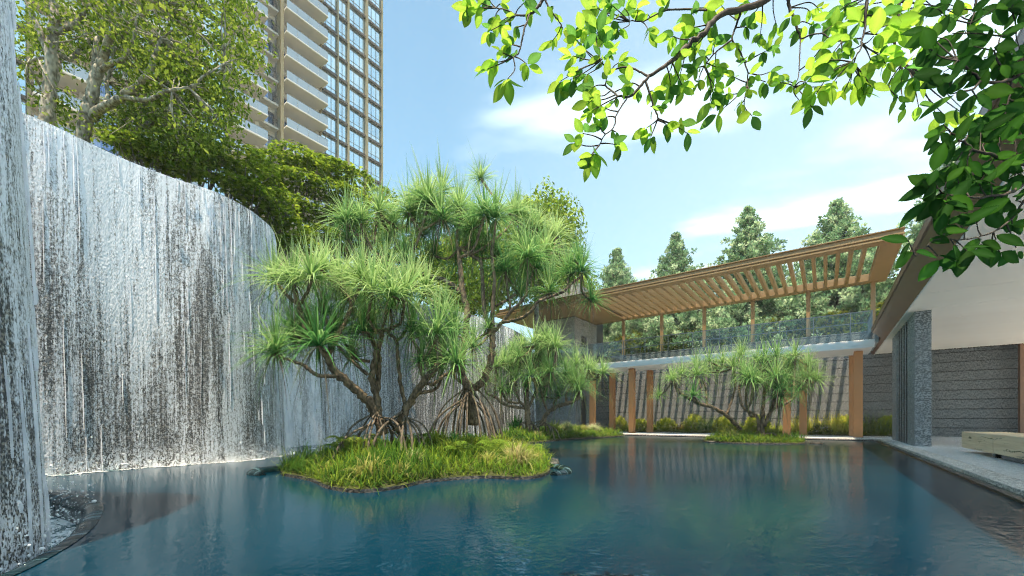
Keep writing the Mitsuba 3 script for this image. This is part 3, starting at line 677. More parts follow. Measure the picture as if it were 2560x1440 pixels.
tuft_c(2.2, 22.3, h2, 1.1, 260, 'large light green tuft right of the middle pandanus', base=(.16, .22, .03), tipc=(.50, .56, .16), w=.035)
tuft_c(3.1, 23.2, h2, 1.0, 240, 'pale topped tuft in the middle of the middle island', base=(.18, .24, .03), tipc=(.62, .66, .36), w=.035)
tuft_c(4.9, 24.7, h2, .95, 240, 'tuft with nearly white tips at the right end of the middle island', base=(.22, .28, .05), tipc=(.78, .80, .55), w=.04)
tuft_c(4.1, 24.2, h2, .8, 200, 'low green tuft left of the white tipped one on the middle island', w=.03)
tuft_c(.2, 20.2, h2, 1.0, 60, 'dark green strap plant left of the middle pandanus trunk', base=(.03, .12, .02), tipc=(.06, .24, .06), w=.08, up=1.4, droop=(.05, .3), name='strap_plant')
tuft_c(1.9, 20.6, h2, .5, 200, 'straw coloured low tuft at the front rim of the middle island', tipc=(.66, .62, .34), w=.02)
tuft_c(1.2, 19.3, h2, .5, 200, 'straw coloured tuft at the left front of the middle island', tipc=(.66, .62, .34), w=.02)
tuft_c(9.9, 18.4, h4, .75, 180, 'leaning tuft on the left half of the small right island', tipc=(.5, .52, .25), w=.022)
tuft_c(10.2, 19.3, h4, 1.3, 260, 'tall yellow green bush grass behind the small right pandanus', base=(.14, .20, .02), tipc=(.40, .46, .08), w=.03)
tuft_c(11.6, 18.6, h4, .85, 200, 'dense green tuft on the right half of the small right island', base=(.13, .18, .02), tipc=(.38, .42, .08), w=.022)
def rock(cx, d, r, label):
    p = W(cx, d); ic = trimesh.creation.icosphere(2); v = np.array(ic.vertices); v = v*(1+.5*(meshkit.fbm(v*1.3+cx, 3, 5)-.5)[:, None])
    put('rock', (v*np.array(r)+[p[0], p[1], .02], np.array(ic.faces)), 'm_rock', smooth=40, label=label, cat='rock')
rock(.88, 9.2, (.20, .16, .10), 'dark wet rock at the far right rim of the large island')
rock(1.0, 9.9, (.15, .12, .07), 'smaller wet rock just behind the dark rock of the large island')
rock(12.75, 17.35, (.22, .14, .05), 'flat pale rock in the water right of the small right island')
rock(8.95, 18.6, (.24, .14, .05), 'flat pale rock at the left tip of the small right island')
# curled overflow lips beside the large island
for pts, lab in (([(-4.0, 8.5), (-4.45, 8.35), (-4.78, 7.9), (-4.78, 7.62), (-4.5, 7.42)], 'dark curled overflow lip in the water left of the large island'),
                 ([(.8, 9.0), (1.05, 8.3), (1.0, 7.75), (.75, 7.45)], 'dark curled overflow lip in the water right of the large island')):
    c = spline([W(a, b, -.02) for a, b in pts], 8)
    v, f = tube(c, .085+.035*np.sin(np.linspace(0, PI, len(c))), 12)
    al = np.concatenate([np.repeat(np.concatenate([[0], np.cumsum(np.linalg.norm(np.diff(c, axis=0), axis=1))]), 12), [0, 0]])
    put('overflow_lip', (v, f), 'm_wet_lip', smooth=True, uv=np.column_stack([al, np.concatenate([np.tile(np.arange(12)/12, len(c)), [0, 0]])]), label=lab, cat='weir')

# ------------------------------------------------------------------ pandanus trees
def rosette(parent, c, axis, R, rng, pale, n=64, w=.031):
    k = np.arange(n); el = PI/2*(1-((k+.5)/n)**.72*1.12)+rng.normal(0, .10, n)
    az = k*2.399963+rng.normal(0, .2, n)
    d = np.stack([np.cos(el)*np.cos(az), np.cos(el)*np.sin(az), np.sin(el)], 1)
    ax = norm(np.array(axis, float)); d = norm(d+.55*ax*np.clip(1.2-abs(d@ax), 0, 1)[:, None]*.4)
    L = R*(.74+.40*rng.random(n)); dr_ = np.where(el > .9, rng.uniform(.02, .25, n), rng.uniform(.22, .75, n))
    green = np.array([.025, .165, .045]); yel = np.array([.23, .40, .09]); wh = np.array([.60, .74, .38])
    q = np.clip(pale+rng.normal(0, .22, n)+.25*np.sin(el), 0, 1)[:, None]
    base = (yel*q+green*(1-q))*(.75+.5*rng.random((n, 1)))
    tipc = (wh*q+np.array([.16, .42, .11])*(1-q))*(.8+.4*rng.random((n, 1)))
    lg = rng.random(n) < .16; L = np.where(lg, L*1.45, L); dr_ = np.where(lg, dr_*1.2, dr_)
    p0 = c+d*.05*R
    m, col = blades(p0, d, L, w*R*(.8+.4*rng.random(n))*np.where(lg, .75, 1), dr_, 8, .35, base, tipc, .3)
    # dead straps that hang below the head
    nd = 9; a2 = rng.uniform(0, 2*PI, nd)
    d2 = norm(np.column_stack([np.cos(a2)*.5, np.sin(a2)*.5, -.1+0*a2]))
    dead = jitter_col((.26, .21, .15), nd, rng, .4, .15); gr = rng.random(nd) < .55; dead[gr] = jitter_col((.13, .22, .06), gr.sum(), rng, .3)
    m2, c2 = blades(np.repeat(c[None], nd, 0), d2, R*rng.uniform(.5, .95, nd), w*R*.8, rng.uniform(1.6, 3.2, nd), 8, .4, dead, dead*.9, .3)
    put('leaf_head', cat([m, m2]), 'm_strap', parent, smooth=True, color=np.vstack([col, c2]))

def pandanus(label, conv, d0, limbs, heads, roots, R, pale, seed, hf, head_n=112, fill=.75):
    """limbs: (radius at start, at end, [(x, y[, depth offset])...]) in the frame of conv; heads: (x, y, depth offset, size, paleness)."""
    rng = np.random.default_rng(seed)
    k = thing('pandanus_tree', label, 'pandanus tree')
    px = lambda q: P(*conv(q[0], q[1]), d0+(q[2] if len(q) > 2 else 0))
    ends = []
    for i, (r0, r1, pts) in enumerate(limbs):
        c = spline([px(q) for q in pts], 6)
        c[1:-1] += rng.normal(0, r0*.12, (len(c)-2, 3))
        r = .88*np.linspace(r0, r1, len(c))*(1+.10*np.sin(np.arange(len(c))*2.1+i))
        put('trunk' if r0 >= .075 else 'branch', tube(c, r, 9, .16, seed+i), 'm_bark_pandanus', k, smooth=True)
        ends.append(c[-1])
    heads = [(*px(q[:3]), q[3], q[4]) for q in heads]
    for h in list(heads):
        if rng.random() < fill:                      # smaller heads between the traced ones
            o = rng.normal(0, .42*R, 3)+np.array([DX, DY, 0])*.35*R
            heads.append((h[0]+o[0], h[1]+o[1], h[2]+o[2]*.6, h[3]*rng.uniform(.75, .95), h[4]*rng.uniform(.5, 1.1)))
    for i, (hx, hy, hz, s, pl) in enumerate(heads):
        c = np.array([hx, hy, hz]); low = min(ends, key=lambda e: np.linalg.norm(e-c))
        dist = np.linalg.norm(low-c)
        if dist > .08*R and dist < 2.2*R:
            mid = (low+c)/2+np.array([0, 0, -.12*dist])+rng.normal(0, .06*dist, 3)
            put('branch', tube(spline([low, mid, c], 5), np.linspace(.036, .026, 11)*R, 7, .15, i), 'm_bark_pandanus', k, smooth=True)
        ax = norm(c-low)*.4+np.array([0, 0, 1.0]) if dist > .01 else np.array([0, 0, 1.0])
        rosette(k, c, ax, R*s, rng, pl, head_n)
    for (x, y, dd, n, rad, ht) in roots:
        top = px((x, y, dd))
        for i in range(n):
            a = 2*PI*(i+rng.random()*.7)/n; o = rad*rng.uniform(.5, 1.15); s0 = top+np.array([0, 0, rng.uniform(-.45, .5)*ht])
            e = top+np.array([math.cos(a)*o, math.sin(a)*o, 0]); e[2] = float(hf(e[None, :2])[0])-.05
            m = (s0+e)/2+np.array([math.cos(a)*o*.16, math.sin(a)*o*.16, .16*ht+.22*o*rng.random()])
            put('prop_root', tube(spline([s0, m, e], 7), np.linspace(.020, .029, 15)*R*rng.uniform(.7, 1.25), 7, .12, i), 'm_root', k, smooth=True)
    return k

z3 = lambda x, y: (640+x/2.77, 600+y/2.77)
pandanus('low spreading pandanus at the left of the large island, its pale heads against the waterfall', z3, 8.0,
    [(.115, .075, [(885, 1345, .3), (830, 1215, .3), (785, 1130, .2), (700, 1040), (600, 960, -.2), (540, 900, -.3), (492, 810, -.3)]),
     (.060, .040, [(492, 810, -.3), (410, 705, -.2), (340, 620), (300, 480), (285, 390), (262, 320)]),
     (.040, .032, [(300, 455), (232, 400, .2), (160, 320, .3), (125, 285, .4)]),
     (.040, .032, [(310, 440), (355, 360, -.3), (380, 280, -.4)]),
     (.055, .040, [(495, 800, -.3), (570, 660), (638, 520, .2), (668, 430, .3), (735, 290, .2)]),
     (.036, .030, [(668, 430, .3), (620, 370, .5), (585, 290, .7)]),
     (.045, .030, [(560, 940, -.3), (450, 942, -.5), (385, 910, -.6), (332, 868, -.6), (240, 835, -.6), (145, 790, -.5)]),
     (.085, .055, [(850, 1230, .4), (832, 1120, .6), (800, 960, .7), (832, 800, .7), (862, 700, .6), (872, 630, .5)]),
     (.080, .050, [(850, 1225, .4), (838, 1080, .8), (850, 900, 1.0), (842, 780, 1.2), (795, 660, 1.3), (745, 570, 1.3)]),
     (.040, .030, [(872, 630, .5), (812, 610, .3), (775, 520, .1), (812, 375, -.1)]),
     (.040, .030, [(872, 630, .5), (960, 600, .3), (1010, 555, .2), (1030, 400, .1)]),
     (.034, .028, [(872, 630, .5), (900, 520, .8), (905, 400, 1.0), (900, 270, 1.1)]),
     (.042, .030, [(775, 935, .7), (668, 840, .6), (600, 775, .6), (540, 690, .6)]),
     (.036, .028, [(785, 840, .7), (690, 825, .8), (640, 760, .9), (590, 640, 1.0)]),
     (.100, .060, [(985, 1320, .5), (1030, 1190, .4), (1075, 1115, .4), (1165, 975, .3), (1250, 880, .2), (1272, 800, .2), (1255, 670, .2)]),
     (.045, .032, [(1165, 975, .3), (1132, 860, .3), (1122, 760, .3), (1090, 700, .4), (1080, 650, .5)]),
     (.040, .030, [(1160, 985, .3), (1230, 1000, .1), (1290, 945, 0), (1395, 895, 0), (1392, 870, 0)]),
     (.040, .030, [(1130, 1060, .4), (1230, 1040, .6), (1275, 985, .7), (1290, 870, .8)]),
     (.050, .036, [(1035, 1140, .4), (1000, 1000, .6), (982, 820, .7), (972, 700, .7), (915, 640, .6)]),
     (.034, .028, [(972, 700, .7), (1030, 640, .8), (1090, 500, 1.0), (1170, 380, 1.2)])],
    [(262, 305, 0, 1.0, .75), (122, 280, .4, .95, .6), (382, 268, -.4, .95, .75), (737, 275, .2, 1.0, .8), (582, 275, .7, .95, .8), (140, 780, -.5, .95, .45), (432, 740, -.5, 1.25, .0), (540, 680, .6, 1.0, .1), (745, 560, 1.3, 1.0, .25),
     (812, 365, -.1, 1.05, .7), (1032, 385, .1, 1.1, .75), (900, 258, 1.1, .95, .85), (1180, 370, 1.2, 1.0, .8), (590, 630, 1.0, .95, .15), (1252, 655, .2, 1.1, .35), (1082, 640, .5, 1.0, .3), (1390, 870, 0, 1.0, .4), (1290, 850, .8, .95, .25),
     (470, 520, .3, .95, .2), (640, 420, .9, .95, .55), (480, 200, 1.0, .9, .85), (1090, 300, 1.2, .95, .85), (250, 640, .2, .95, .25), (380, 640, .8, .9, .2), (930, 480, .6, .9, .4), (1380, 640, .9, .95, .4)],
    [(835, 1215, .3, 13, .85, .35), (1030, 1200, .4, 12, .80, .3)], .92, .5, 31, h1)

z4 = lambda x, y: (780+x/3, 380+y/3)
full = lambda x, y: (x, y)
pandanus('tallest pandanus on a fan of stilt roots at the back of the large island', full, 11.0,
    [(.17, .12, [(1182, 1062, .3), (1175, 1000, .2), (1168, 965, .1)]),
     (.12, .075, [(1168, 968, .1), (1154, 931), (1158, 885), (1168, 790), (1155, 715), (1148, 650)]),
     (.12, .085, [(1170, 975, .1), (1202, 960, -.1), (1221, 920, -.2), (1231, 865, -.2), (1232, 822, -.2)]),
     (.065, .045, [(1232, 825, -.2), (1212, 787, -.1), (1206, 700), (1201, 655, .1), (1180, 640, .2), (1150, 620, .4)]),
     (.065, .045, [(1232, 825, -.2), (1232, 770, -.3), (1236, 700, -.3), (1230, 640, -.3), (1238, 555, -.4)]),
     (.060, .038, [(1234, 830, -.2), (1255, 806, -.3), (1278, 778, -.4), (1302, 755, -.5), (1318, 725, -.5), (1320, 655, -.6)]),
     (.040, .032, [(1278, 778, -.4), (1270, 733, -.2), (1264, 690, -.1)]),
     (.050, .032, [(1257, 806, -.3), (1302, 796, -.6), (1330, 776, -.8), (1345, 754, -.9), (1375, 742, -.9), (1408, 729, -1.0), (1430, 708, -1.0), (1454, 690, -1.0)]),
     (.034, .028, [(1345, 754, -.9), (1358, 742, -.7), (1373, 735, -.7)]),
     (.034, .028, [(1418, 720, -1.0), (1420, 700, -.8), (1424, 690, -.7)]),
     (.040, .032, [(1240, 765, -.3), (1290, 735, -.1), (1330, 690, .2), (1362, 640, .4)]),
     (.075, .050, [(1155, 730, 0), (1110, 700, .3), (1040, 680, .5), (975, 665, .6), (930, 625, .5)]),
     (.050, .034, [(930, 625, .5), (918, 600, .4), (905, 575, .4), (903, 560, .4)]),
     (.046, .034, [(925, 618, .5), (898, 592, .3), (868, 560, .2)]),
     (.046, .034, [(930, 625, .5), (938, 580, .7), (948, 535, .8)]),
     (.060, .038, [(1040, 680, .5), (1030, 648, .4), (1053, 577, .2), (1071, 515, .1)]),
     (.040, .032, [(1053, 577, .2), (1035, 555, .3), (1023, 535, .4)]),
     (.040, .032, [(1055, 575, .2), (1080, 562, .1), (1104, 548, 0)]),
     (.046, .034, [(1148, 650, 0), (1142, 600, .2), (1150, 535, .4)]),
     (.044, .034, [(1148, 645, 0), (1185, 620, -.2), (1210, 545, -.4)]),
     (.044, .034, [(1160, 640, 0), (1200, 625, .3), (1260, 580, .6), (1285, 545, .8)])],
    [(903, 556, .4, 1.0, .5), (866, 556, .2, .95, .45), (948, 530, .8, 1.0, .65), (1071, 508, .1, 1.1, .6), (1023, 530, .4, .95, .6), (1104, 545, 0, 1.0, .6), (1150, 528, .4, 1.05, .6), (1212, 540, -.4, 1.05, .4), (1238, 548, -.4, 1.05, .45), (1287, 540, .8, 1.0, .7),
     (1320, 645, -.6, 1.05, .4), (1364, 630, .4, 1.0, .75), (1264, 680, -.1, .95, .2), (1454, 682, -1.0, .80, .15), (1424, 685, -.7, .8, .35), (1373, 733, -.7, .85, .4), (1010, 655, .6, 1.0, .15), (960, 640, .9, .95, .2), (1085, 640, .8, .95, .15), (1180, 600, .9, .95, .4),
     (1330, 575, 1.2, 1.0, .9), (1105, 480, .9, .95, .75), (985, 560, 1.1, .95, .7), (1180, 560, 1.2, 1.0, .7), (1390, 590, 1.2, .9, .85), (1183, 870, -.4, .8, .35), (1130, 870, .4, .8, .15), (1060, 590, 1.0, .9, .5), (1240, 640, .9, .95, .3), (1045, 495, 1.2, .9, .8), (1300, 620, .7, .95, .5)],
    [(1170, 975, .1, 22, 1.25, .55)], 1.02, .5, 32, h1, 112, 1.0)

z5 = lambda x, y: (1200+x/4.5, 800+y/4.5)
pandanus('middle pandanus on the island in front of the stair block', z5, 20.0,
    [(.17, .12, [(548, 1235), (538, 1120), (530, 1000), (522, 850), (540, 740), (560, 660)]),
     (.085, .06, [(540, 1000), (450, 920), (402, 800), (395, 700)]),
     (.085, .055, [(510, 995), (300, 960), (195, 885), (150, 860), (65, 815), (60, 720)]),
     (.06, .05, [(165, 865), (172, 660), (180, 545)]),
     (.065, .05, [(440, 935), (320, 920), (282, 870), (242, 820)]),
     (.085, .055, [(545, 980), (620, 830), (672, 700, -.4), (760, 620, -.6), (832, 550, -.8), (862, 440, -.8), (852, 330, -.8)]),
     (.06, .05, [(690, 650, -.4), (605, 500), (562, 380), (600, 300)]),
     (.06, .05, [(790, 600, -.6), (770, 420, -.2), (748, 250, 0)]),
     (.13, .075, [(690, 1185, .4), (762, 1045, .4), (900, 960, .2), (1050, 920), (1122, 860), (1122, 810)]),
     (.07, .05, [(762, 1035, .4), (712, 900, .4), (680, 760, .6), (660, 560, .8), (660, 440, 1.0)]),
     (.06, .05, [(970, 935, .2), (970, 830, .4), (1040, 740, .6)]),
     (.06, .05, [(1040, 920), (1160, 760, .8), (1212, 600, 1.0), (1280, 660, 1.0), (1378, 620, .8)]),
     (.06, .05, [(822, 1000, .4), (835, 920, .6), (885, 870, .6)])],
    [(570, 640, -.6, 1.05, .3), (605, 275, 0, 1.1, .75), (852, 305, -.8, 1.1, .75), (745, 235, 0, .95, .8), (395, 690, .2, 1.0, .4), (180, 530, 0, .95, .7), (282, 490, .3, .95, .6), (60, 700, 0, .9, .7), (242, 810, 0, .85, .15), (785, 740, -.3, 1.0, .45), (1050, 715, .5, 1.05, .4), (1122, 800, 0, 1.05, .4),
     (1085, 510, 1.0, .95, .55), (1210, 560, 1.0, .95, .7), (1380, 610, .8, .95, .7), (885, 860, .6, .9, .1), (500, 430, .8, 1.0, .25), (660, 430, 1.0, 1.0, .2), (340, 590, .8, .95, .3), (430, 520, 1.0, .95, .3), (800, 470, .6, .95, .3), (960, 620, 1.0, .95, .35), (720, 560, .8, .95, .25), (470, 300, .8, .9, .8)],
    [(540, 1130, 0, 9, .8, .3), (700, 1150, .4, 9, .9, .3)], 1.32, .5, 33, h2, 92, .75)

z6 = lambda x, y: (1640+x/4.8, 820+y/4.8)
pandanus('small dark stemmed pandanus on the small island before the right bronze columns', z6, 18.2,
    [(.13, .10, [(1275, 1355), (1275, 1160), (1280, 1000)]),
     (.075, .05, [(1280, 1010), (1292, 900, .2), (1300, 700, .3), (1300, 540, .4)]),
     (.10, .06, [(1010, 1215, .8), (905, 1105, .7), (830, 1040, .5), (742, 985, .3), (625, 935, .1), (530, 910), (440, 868), (352, 822), (282, 770), (242, 705), (232, 680), (190, 645)]),
     (.05, .04, [(615, 930, .1), (606, 830, .2), (597, 720, .3), (560, 640, .3), (492, 590, .2)]),
     (.05, .04, [(520, 905), (480, 860, -.3), (452, 830, -.4)]),
     (.055, .045, [(848, 1030, .5), (902, 890, .6), (942, 750, .7), (950, 620, .7), (932, 480, .7)]),
     (.075, .05, [(1230, 1240), (1210, 1065), (1092, 990, -.2), (1032, 930, -.3), (1018, 850, -.3), (998, 770, -.2), (1000, 700), (1040, 570, .1)]),
     (.06, .045, [(1092, 990, -.2), (1150, 850, -.5), (1162, 670, -.6)]),
     (.09, .055, [(1300, 1180), (1388, 965), (1420, 860, -.2), (1432, 620, -.4)]),
     (.06, .045, [(1410, 890, -.1), (1440, 640, .3), (1442, 380, .4)]),
     (.06, .045, [(1360, 1010), (1450, 940, -.3), (1490, 850, -.5)]),
     (.06, .045, [(1380, 990), (1600, 880, .2), (1720, 760, .4), (1830, 620, .4)]),
     (.05, .04, [(1640, 860, .2), (1660, 600, .5), (1670, 360, .6)]),
     (.06, .045, [(1200, 1060), (1130, 1050, .8), (1080, 900, 1.0), (1080, 700, 1.0), (1040, 420, 1.0)])],
    [(187, 632, 0, .8, .65), (490, 575, .2, 1.05, .6), (310, 560, .3, .85, .7), (640, 410, .9, .85, .6), (930, 470, .7, 1.05, .65), (800, 425, 1.0, .9, .7), (1030, 330, 1.0, .9, .65), (1160, 655, -.6, 1.05, .35), (1210, 420, .6, .95, .5), (1434, 605, -.5, 1.25, .45), (1442, 365, .4, 1.1, .35),
     (1670, 345, .6, .95, .65), (1832, 605, .4, 1.0, .5), (1925, 640, .8, .95, .7), (1490, 835, -.5, 1.1, .0), (450, 825, -.4, .9, .1), (1600, 520, .9, .95, .35), (1300, 530, .5, 1.0, .25), (1045, 570, .2, .95, .3), (1750, 730, .6, .95, .25), (1330, 700, .7, .9, .15), (720, 510, 1.1, .8, .6), (1560, 660, .8, .9, .2)],
    [(1275, 1280, 0, 5, .6, .25)], 1.12, .5, 34, h4, 92, .8)

# ------------------------------------------------------------------ planting under the rear wall
rngp = np.random.default_rng(77)
def shrub(x, y, z, r, h, col, tipc, n, label, cat_='shrub', name='shrub', flower=None, L=.10, group=None):
    k = thing(name, label, cat_, group)
    v = sph(n, rngp); v[:, 2] = abs(v[:, 2]); rad = rngp.uniform(.72, 1.03, (n, 1))
    rad = rad*(1+.3*(meshkit.fbm(v*2.4+x, 3, 3)[:, None]-.5))
    c = v*rad*[r, r*.8, h]+[x, y, z]
    d = norm(v+rngp.normal(0, .5, (n, 3))+[0, 0, .35])
    m = leaves(c, d, norm(v+rngp.normal(0, .4, (n, 3))), L*rngp.uniform(.7, 1.4, n), L*.30, 2, .1, .2)
    t = np.clip(v[:, 2:]*.8+rngp.normal(0, .2, (n, 1)), 0, 1)
    colr = np.repeat(jitter_col((1, 1, 1), n, rngp, .3, .1)*(np.array(col)*(1-t)+np.array(tipc)*t), 9, 0)
    put('leaves', m, 'm_grass', k, smooth=True, color=colr, kind='stuff')
    if flower is not None:
        q = rngp.choice(n, 70); put('flowers', blobs(c[q]+v[q]*.05, rngp.uniform(.018, .034, 70), rngp), 'm_drop', k, kind='stuff', label='small white flowers')
def clump(x, y, R, n, label, **k): tuft(x, y, .14, R, n, rngp, label, 'ornamental grass', 'grass_clump', spread=.22, seg=4, **k)
G1, G2 = dict(base=(.26, .34, .035), tipc=(.62, .70, .13)), dict(base=(.40, .42, .05), tipc=(.80, .78, .16))
spots = [(-13.2, 's', 'shrub at the far left end of the planting bed'), (-12.2, 'g', 'grass clump second from the left end of the planting bed'), (-11.3, 's', 'rounded shrub behind the left pair of bronze columns'), (-10.3, 'g', 'grass clump just right of the left pair of bronze columns'), (-9.4, 's', 'olive shrub right of the left columns, below the sunlit wall'),
         (-8.5, 'g', 'reddish tipped grass clump on the left half of the planting bed'), (-7.5, 's', 'yellow green shrub in the left half of the planting bed'), (-6.5, 'b', 'tall blue green grass clump in the middle of the planting bed'), (-5.6, 's', 'shrub just left of the small right pandanus'), (-4.6, 'g', 'grass clump behind the small right pandanus'),
         (-3.6, 's', 'shrub behind the trunk of the small right pandanus'), (-2.6, 'g', 'grass clump left of the third front bronze column'), (-1.1, 'y', 'yellow grass clump right of the third front bronze column'), (-.2, 'f', 'white flowering shrub between the two right hand front columns'), (.5, 'y', 'upright yellow green grass clump between the right columns'), (1.1, 's', 'olive shrub left of the rightmost bronze column'),
         (2.2, 'b', 'tall spiky grass clump right of the rightmost bronze column'), (2.9, 's', 'brownish shrub beside the granite pier'), (3.5, 'f', 'white flowering shrub at the right end of the planting bed')]
for x, t, lab in spots:
    y = 31.35+rngp.uniform(-.2, .25)
    if t == 's': shrub(x, y, .14, .78, rngp.uniform(.85, 1.2), (.26, .34, .03), (.66, .72, .09), 1700, lab, L=.16)
    elif t == 'f': shrub(x, y-.25, .14, .55, .6, (.05, .11, .02), (.16, .24, .06), 1000, lab, 'flowering shrub', 'flowering_shrub', True, .12)
    elif t == 'g': clump(x, y, 1.45, 260, lab, w=.03, **(G1 if 'reddish' not in lab else dict(base=(.24, .20, .03), tipc=(.50, .36, .10))))
    elif t == 'y': clump(x, y, 1.7, 260, lab, w=.035, up=1.5, droop=(.05, .4), **G2)
    else: clump(x, y, 1.8, 220, lab, w=.04, up=1.4, droop=(.1, .5), base=(.10, .18, .05), tipc=(.34, .44, .16))
# filler ground cover in the bed
q = np.column_stack([rngp.uniform(-13.8, 4.1, 6500), rngp.uniform(30.45, 31.9, 6500)]); n = len(q)
b = jitter_col((.16, .19, .02), n, rngp, .4, .15)
m, c = blades(np.column_stack([q, np.full(n, .14)]), norm(np.column_stack([rngp.normal(0, .4, (n, 2)), np.ones(n)])), .5*(.5+.8*rngp.random(n)), .03, rngp.uniform(.2, .8, n), 3, .2, b*.6, np.clip(b*2.0, 0, .9))
put('ground_cover', m, 'm_grass', kind='stuff', smooth=True, color=c, label='low green ground cover filling the bed under the rear wall', cat='ground cover')
# ------------------------------------------------------------------ trees on the terrace
def pts_in(poly_px, n, rng):
    p = sg.Polygon(poly_px).buffer(0); return scatter(p, n, rng)

OLIVE = np.array([[.14, .22, .026], [.21, .30, .036], [.31, .40, .065], [.10, .17, .02]])
def crown_leaves(centres, per, spread, L, rng, pal=OLIVE, droop=.5, ratio=.55):
    n = len(centres)*per
    c = np.repeat(centres, per, 0)+rng.normal(0, 1, (n, 3))*spread
    d = norm(np.column_stack([rng.normal(0, 1, (n, 2)), rng.normal(-droop, .45, n)]))
    nr_ = norm(rng.normal(0, .55, (n, 3))+[0, 0, 1.0])
    l = L*rng.uniform(.65, 1.3, n)
    v, f = leaves(c, d, nr_, l, l*ratio, 2, .15, .25)
    t = rng.integers(0, len(pal), n)
    col = pal[t]*rng.uniform(.7, 1.35, (n, 1))
    return (v, f), np.repeat(col, 9, 0)

def limb_tree(name, label, conv, d0, limbs, crown_polys, seed, leafL, bark='m_bark_pale', pal=OLIVE, cat_='tree', per=11, spread=(.22, .22, .14)):
    rng = np.random.default_rng(seed)
    k = thing(name, label, cat_)
    ends = []
    for i, (r0, r1, pts) in enumerate(limbs):
        c = spline([P(*conv(q[0], q[1]), d0+(q[2] if len(q) > 2 else 0)) for q in pts], 6)
        c[1:-1] += rng.normal(0, r0*.10, (len(c)-2, 3))
        put('trunk' if i == 0 else 'branch', tube(c, np.linspace(r0, r1, len(c)), 10, .10, seed+i), bark, k, smooth=True)
        ends += [c[-1], c[len(c)*2//3], c[len(c)//2]]
    ends = np.array(ends); cs = []
    for poly, n, dm, ds in crown_polys:
        q = pts_in(poly, int(n*1.3), rng)
        cs += [P(a, b, d0+dm+rng.normal(0, ds)) for a, b in q]
    cs = np.array(cs)
    cs = cs[meshkit.fbm(cs*.9, 3, seed) > .36]
    m, col = crown_leaves(cs, per, np.array(spread), leafL, rng, pal)
    put('crown', m, 'm_leaf', k, smooth=True, color=col, kind='stuff')
    # twigs reach from the limbs to part of the leaf clusters
    tw_ = []
    for c in cs[::7]:
        e = ends[np.argmin(np.linalg.norm(ends-c, axis=1))]
        if np.linalg.norm(e-c) < 3.0:
            tw_.append(tube(spline([e, (e+c)/2+rng.normal(0, .15, 3), c], 4), np.linspace(.022, .006, 9), 5))
    if tw_: put('twigs', cat(tw_), bark, k, smooth=True, kind='stuff')
    return k

t5 = lambda x, y: (60+x/3.428, y/3.428)
fpx = lambda x, y: (x, y)
limb_tree('terrace_tree', 'pale trunked tree leftmost on the terrace, its fork rising beside the near waterfall', t5, 10.5,
    [(.155, .07, [(185, 1250), (200, 1000), (215, 700), (236, 450), (242, 290), (270, 160), (245, 0), (230, -160)]),
     (.075, .045, [(212, 475), (130, 250, -.1), (45, 60, -.2), (0, -60, -.2)]),
     (.070, .035, [(262, 285), (400, 225, .2), (470, 165, .3), (560, 50, .4), (600, -80, .4)]),
     (.085, .05, [(250, 760, .3), (285, 560, .5), (305, 470, .6), (400, 505, .8), (560, 330, 1.0)]),
     (.04, .02, [(210, 500, .1), (120, 500, 0), (30, 545, 0)])],
    [([(58, -150), (260, -160), (270, 60), (215, 130), (150, 90), (60, 120)], 230, .9, .9), ([(62, 60), (110, 90), (90, 180), (64, 290)], 40, .3, .5), ([(130, 110), (235, 80), (240, 150), (150, 170)], 45, 1.3, .5), ([(130, 225), (165, 235), (170, 320), (140, 300)], 26, .4, .3)], 41, .115)
limb_tree('terrace_tree', 'pale many limbed tree in the middle of the terrace, reaching right over the long waterfall', t5, 11.0,
    [(.165, .10, [(470, 1420), (510, 1120), (560, 900), (602, 720), (640, 590), (682, 490)]),
     (.10, .04, [(682, 500), (742, 310, -.2), (852, 198, -.3), (870, 60, -.3), (885, -120, -.3)]),
     (.085, .05, [(600, 740), (618, 430, .2), (645, 320, .3), (690, 200, .3), (712, 0, .4), (720, -150, .4)]),
     (.115, .05, [(570, 1010), (640, 945, -.1), (720, 900, -.3), (850, 820, -.5), (985, 725, -.6), (1082, 595, -.7), (1130, 460, -.7), (1180, 330, -.7)]),
     (.062, .02, [(852, 832, -.5), (960, 850, -.6), (1085, 850, -.8), (1200, 788, -1.0), (1330, 765, -1.0), (1450, 738, -1.0), (1560, 640, -1.0), (1720, 540, -1.0)]),
     (.07, .03, [(650, 605), (760, 545, -.2), (862, 500, -.3), (925, 380, -.4), (962, 200, -.4), (1000, 60, -.4)]),
     (.055, .03, [(715, 900, -.2), (716, 800, .1), (712, 700, .3), (748, 580, .4), (770, 400, .5)]),
     (.045, .02, [(850, 200, -.3), (960, 165, -.4), (1040, 115, -.5), (1100, 30, -.5)]),
     (.03, .012, [(675, 318, .2), (780, 325, .1), (940, 330, 0), (1100, 360, 0)])],
    [([(235, -160), (580, -160), (640, 60), (655, 150), (600, 250), (520, 240), (420, 180), (300, 110), (240, 60)], 820, .5, 1.0), ([(330, 120), (520, 170), (600, 250), (560, 340), (470, 390), (420, 330), (350, 230)], 430, .2, .8), ([(250, 60), (360, 120), (340, 250), (280, 250)], 90, 1.4, .6)], 42, .118)
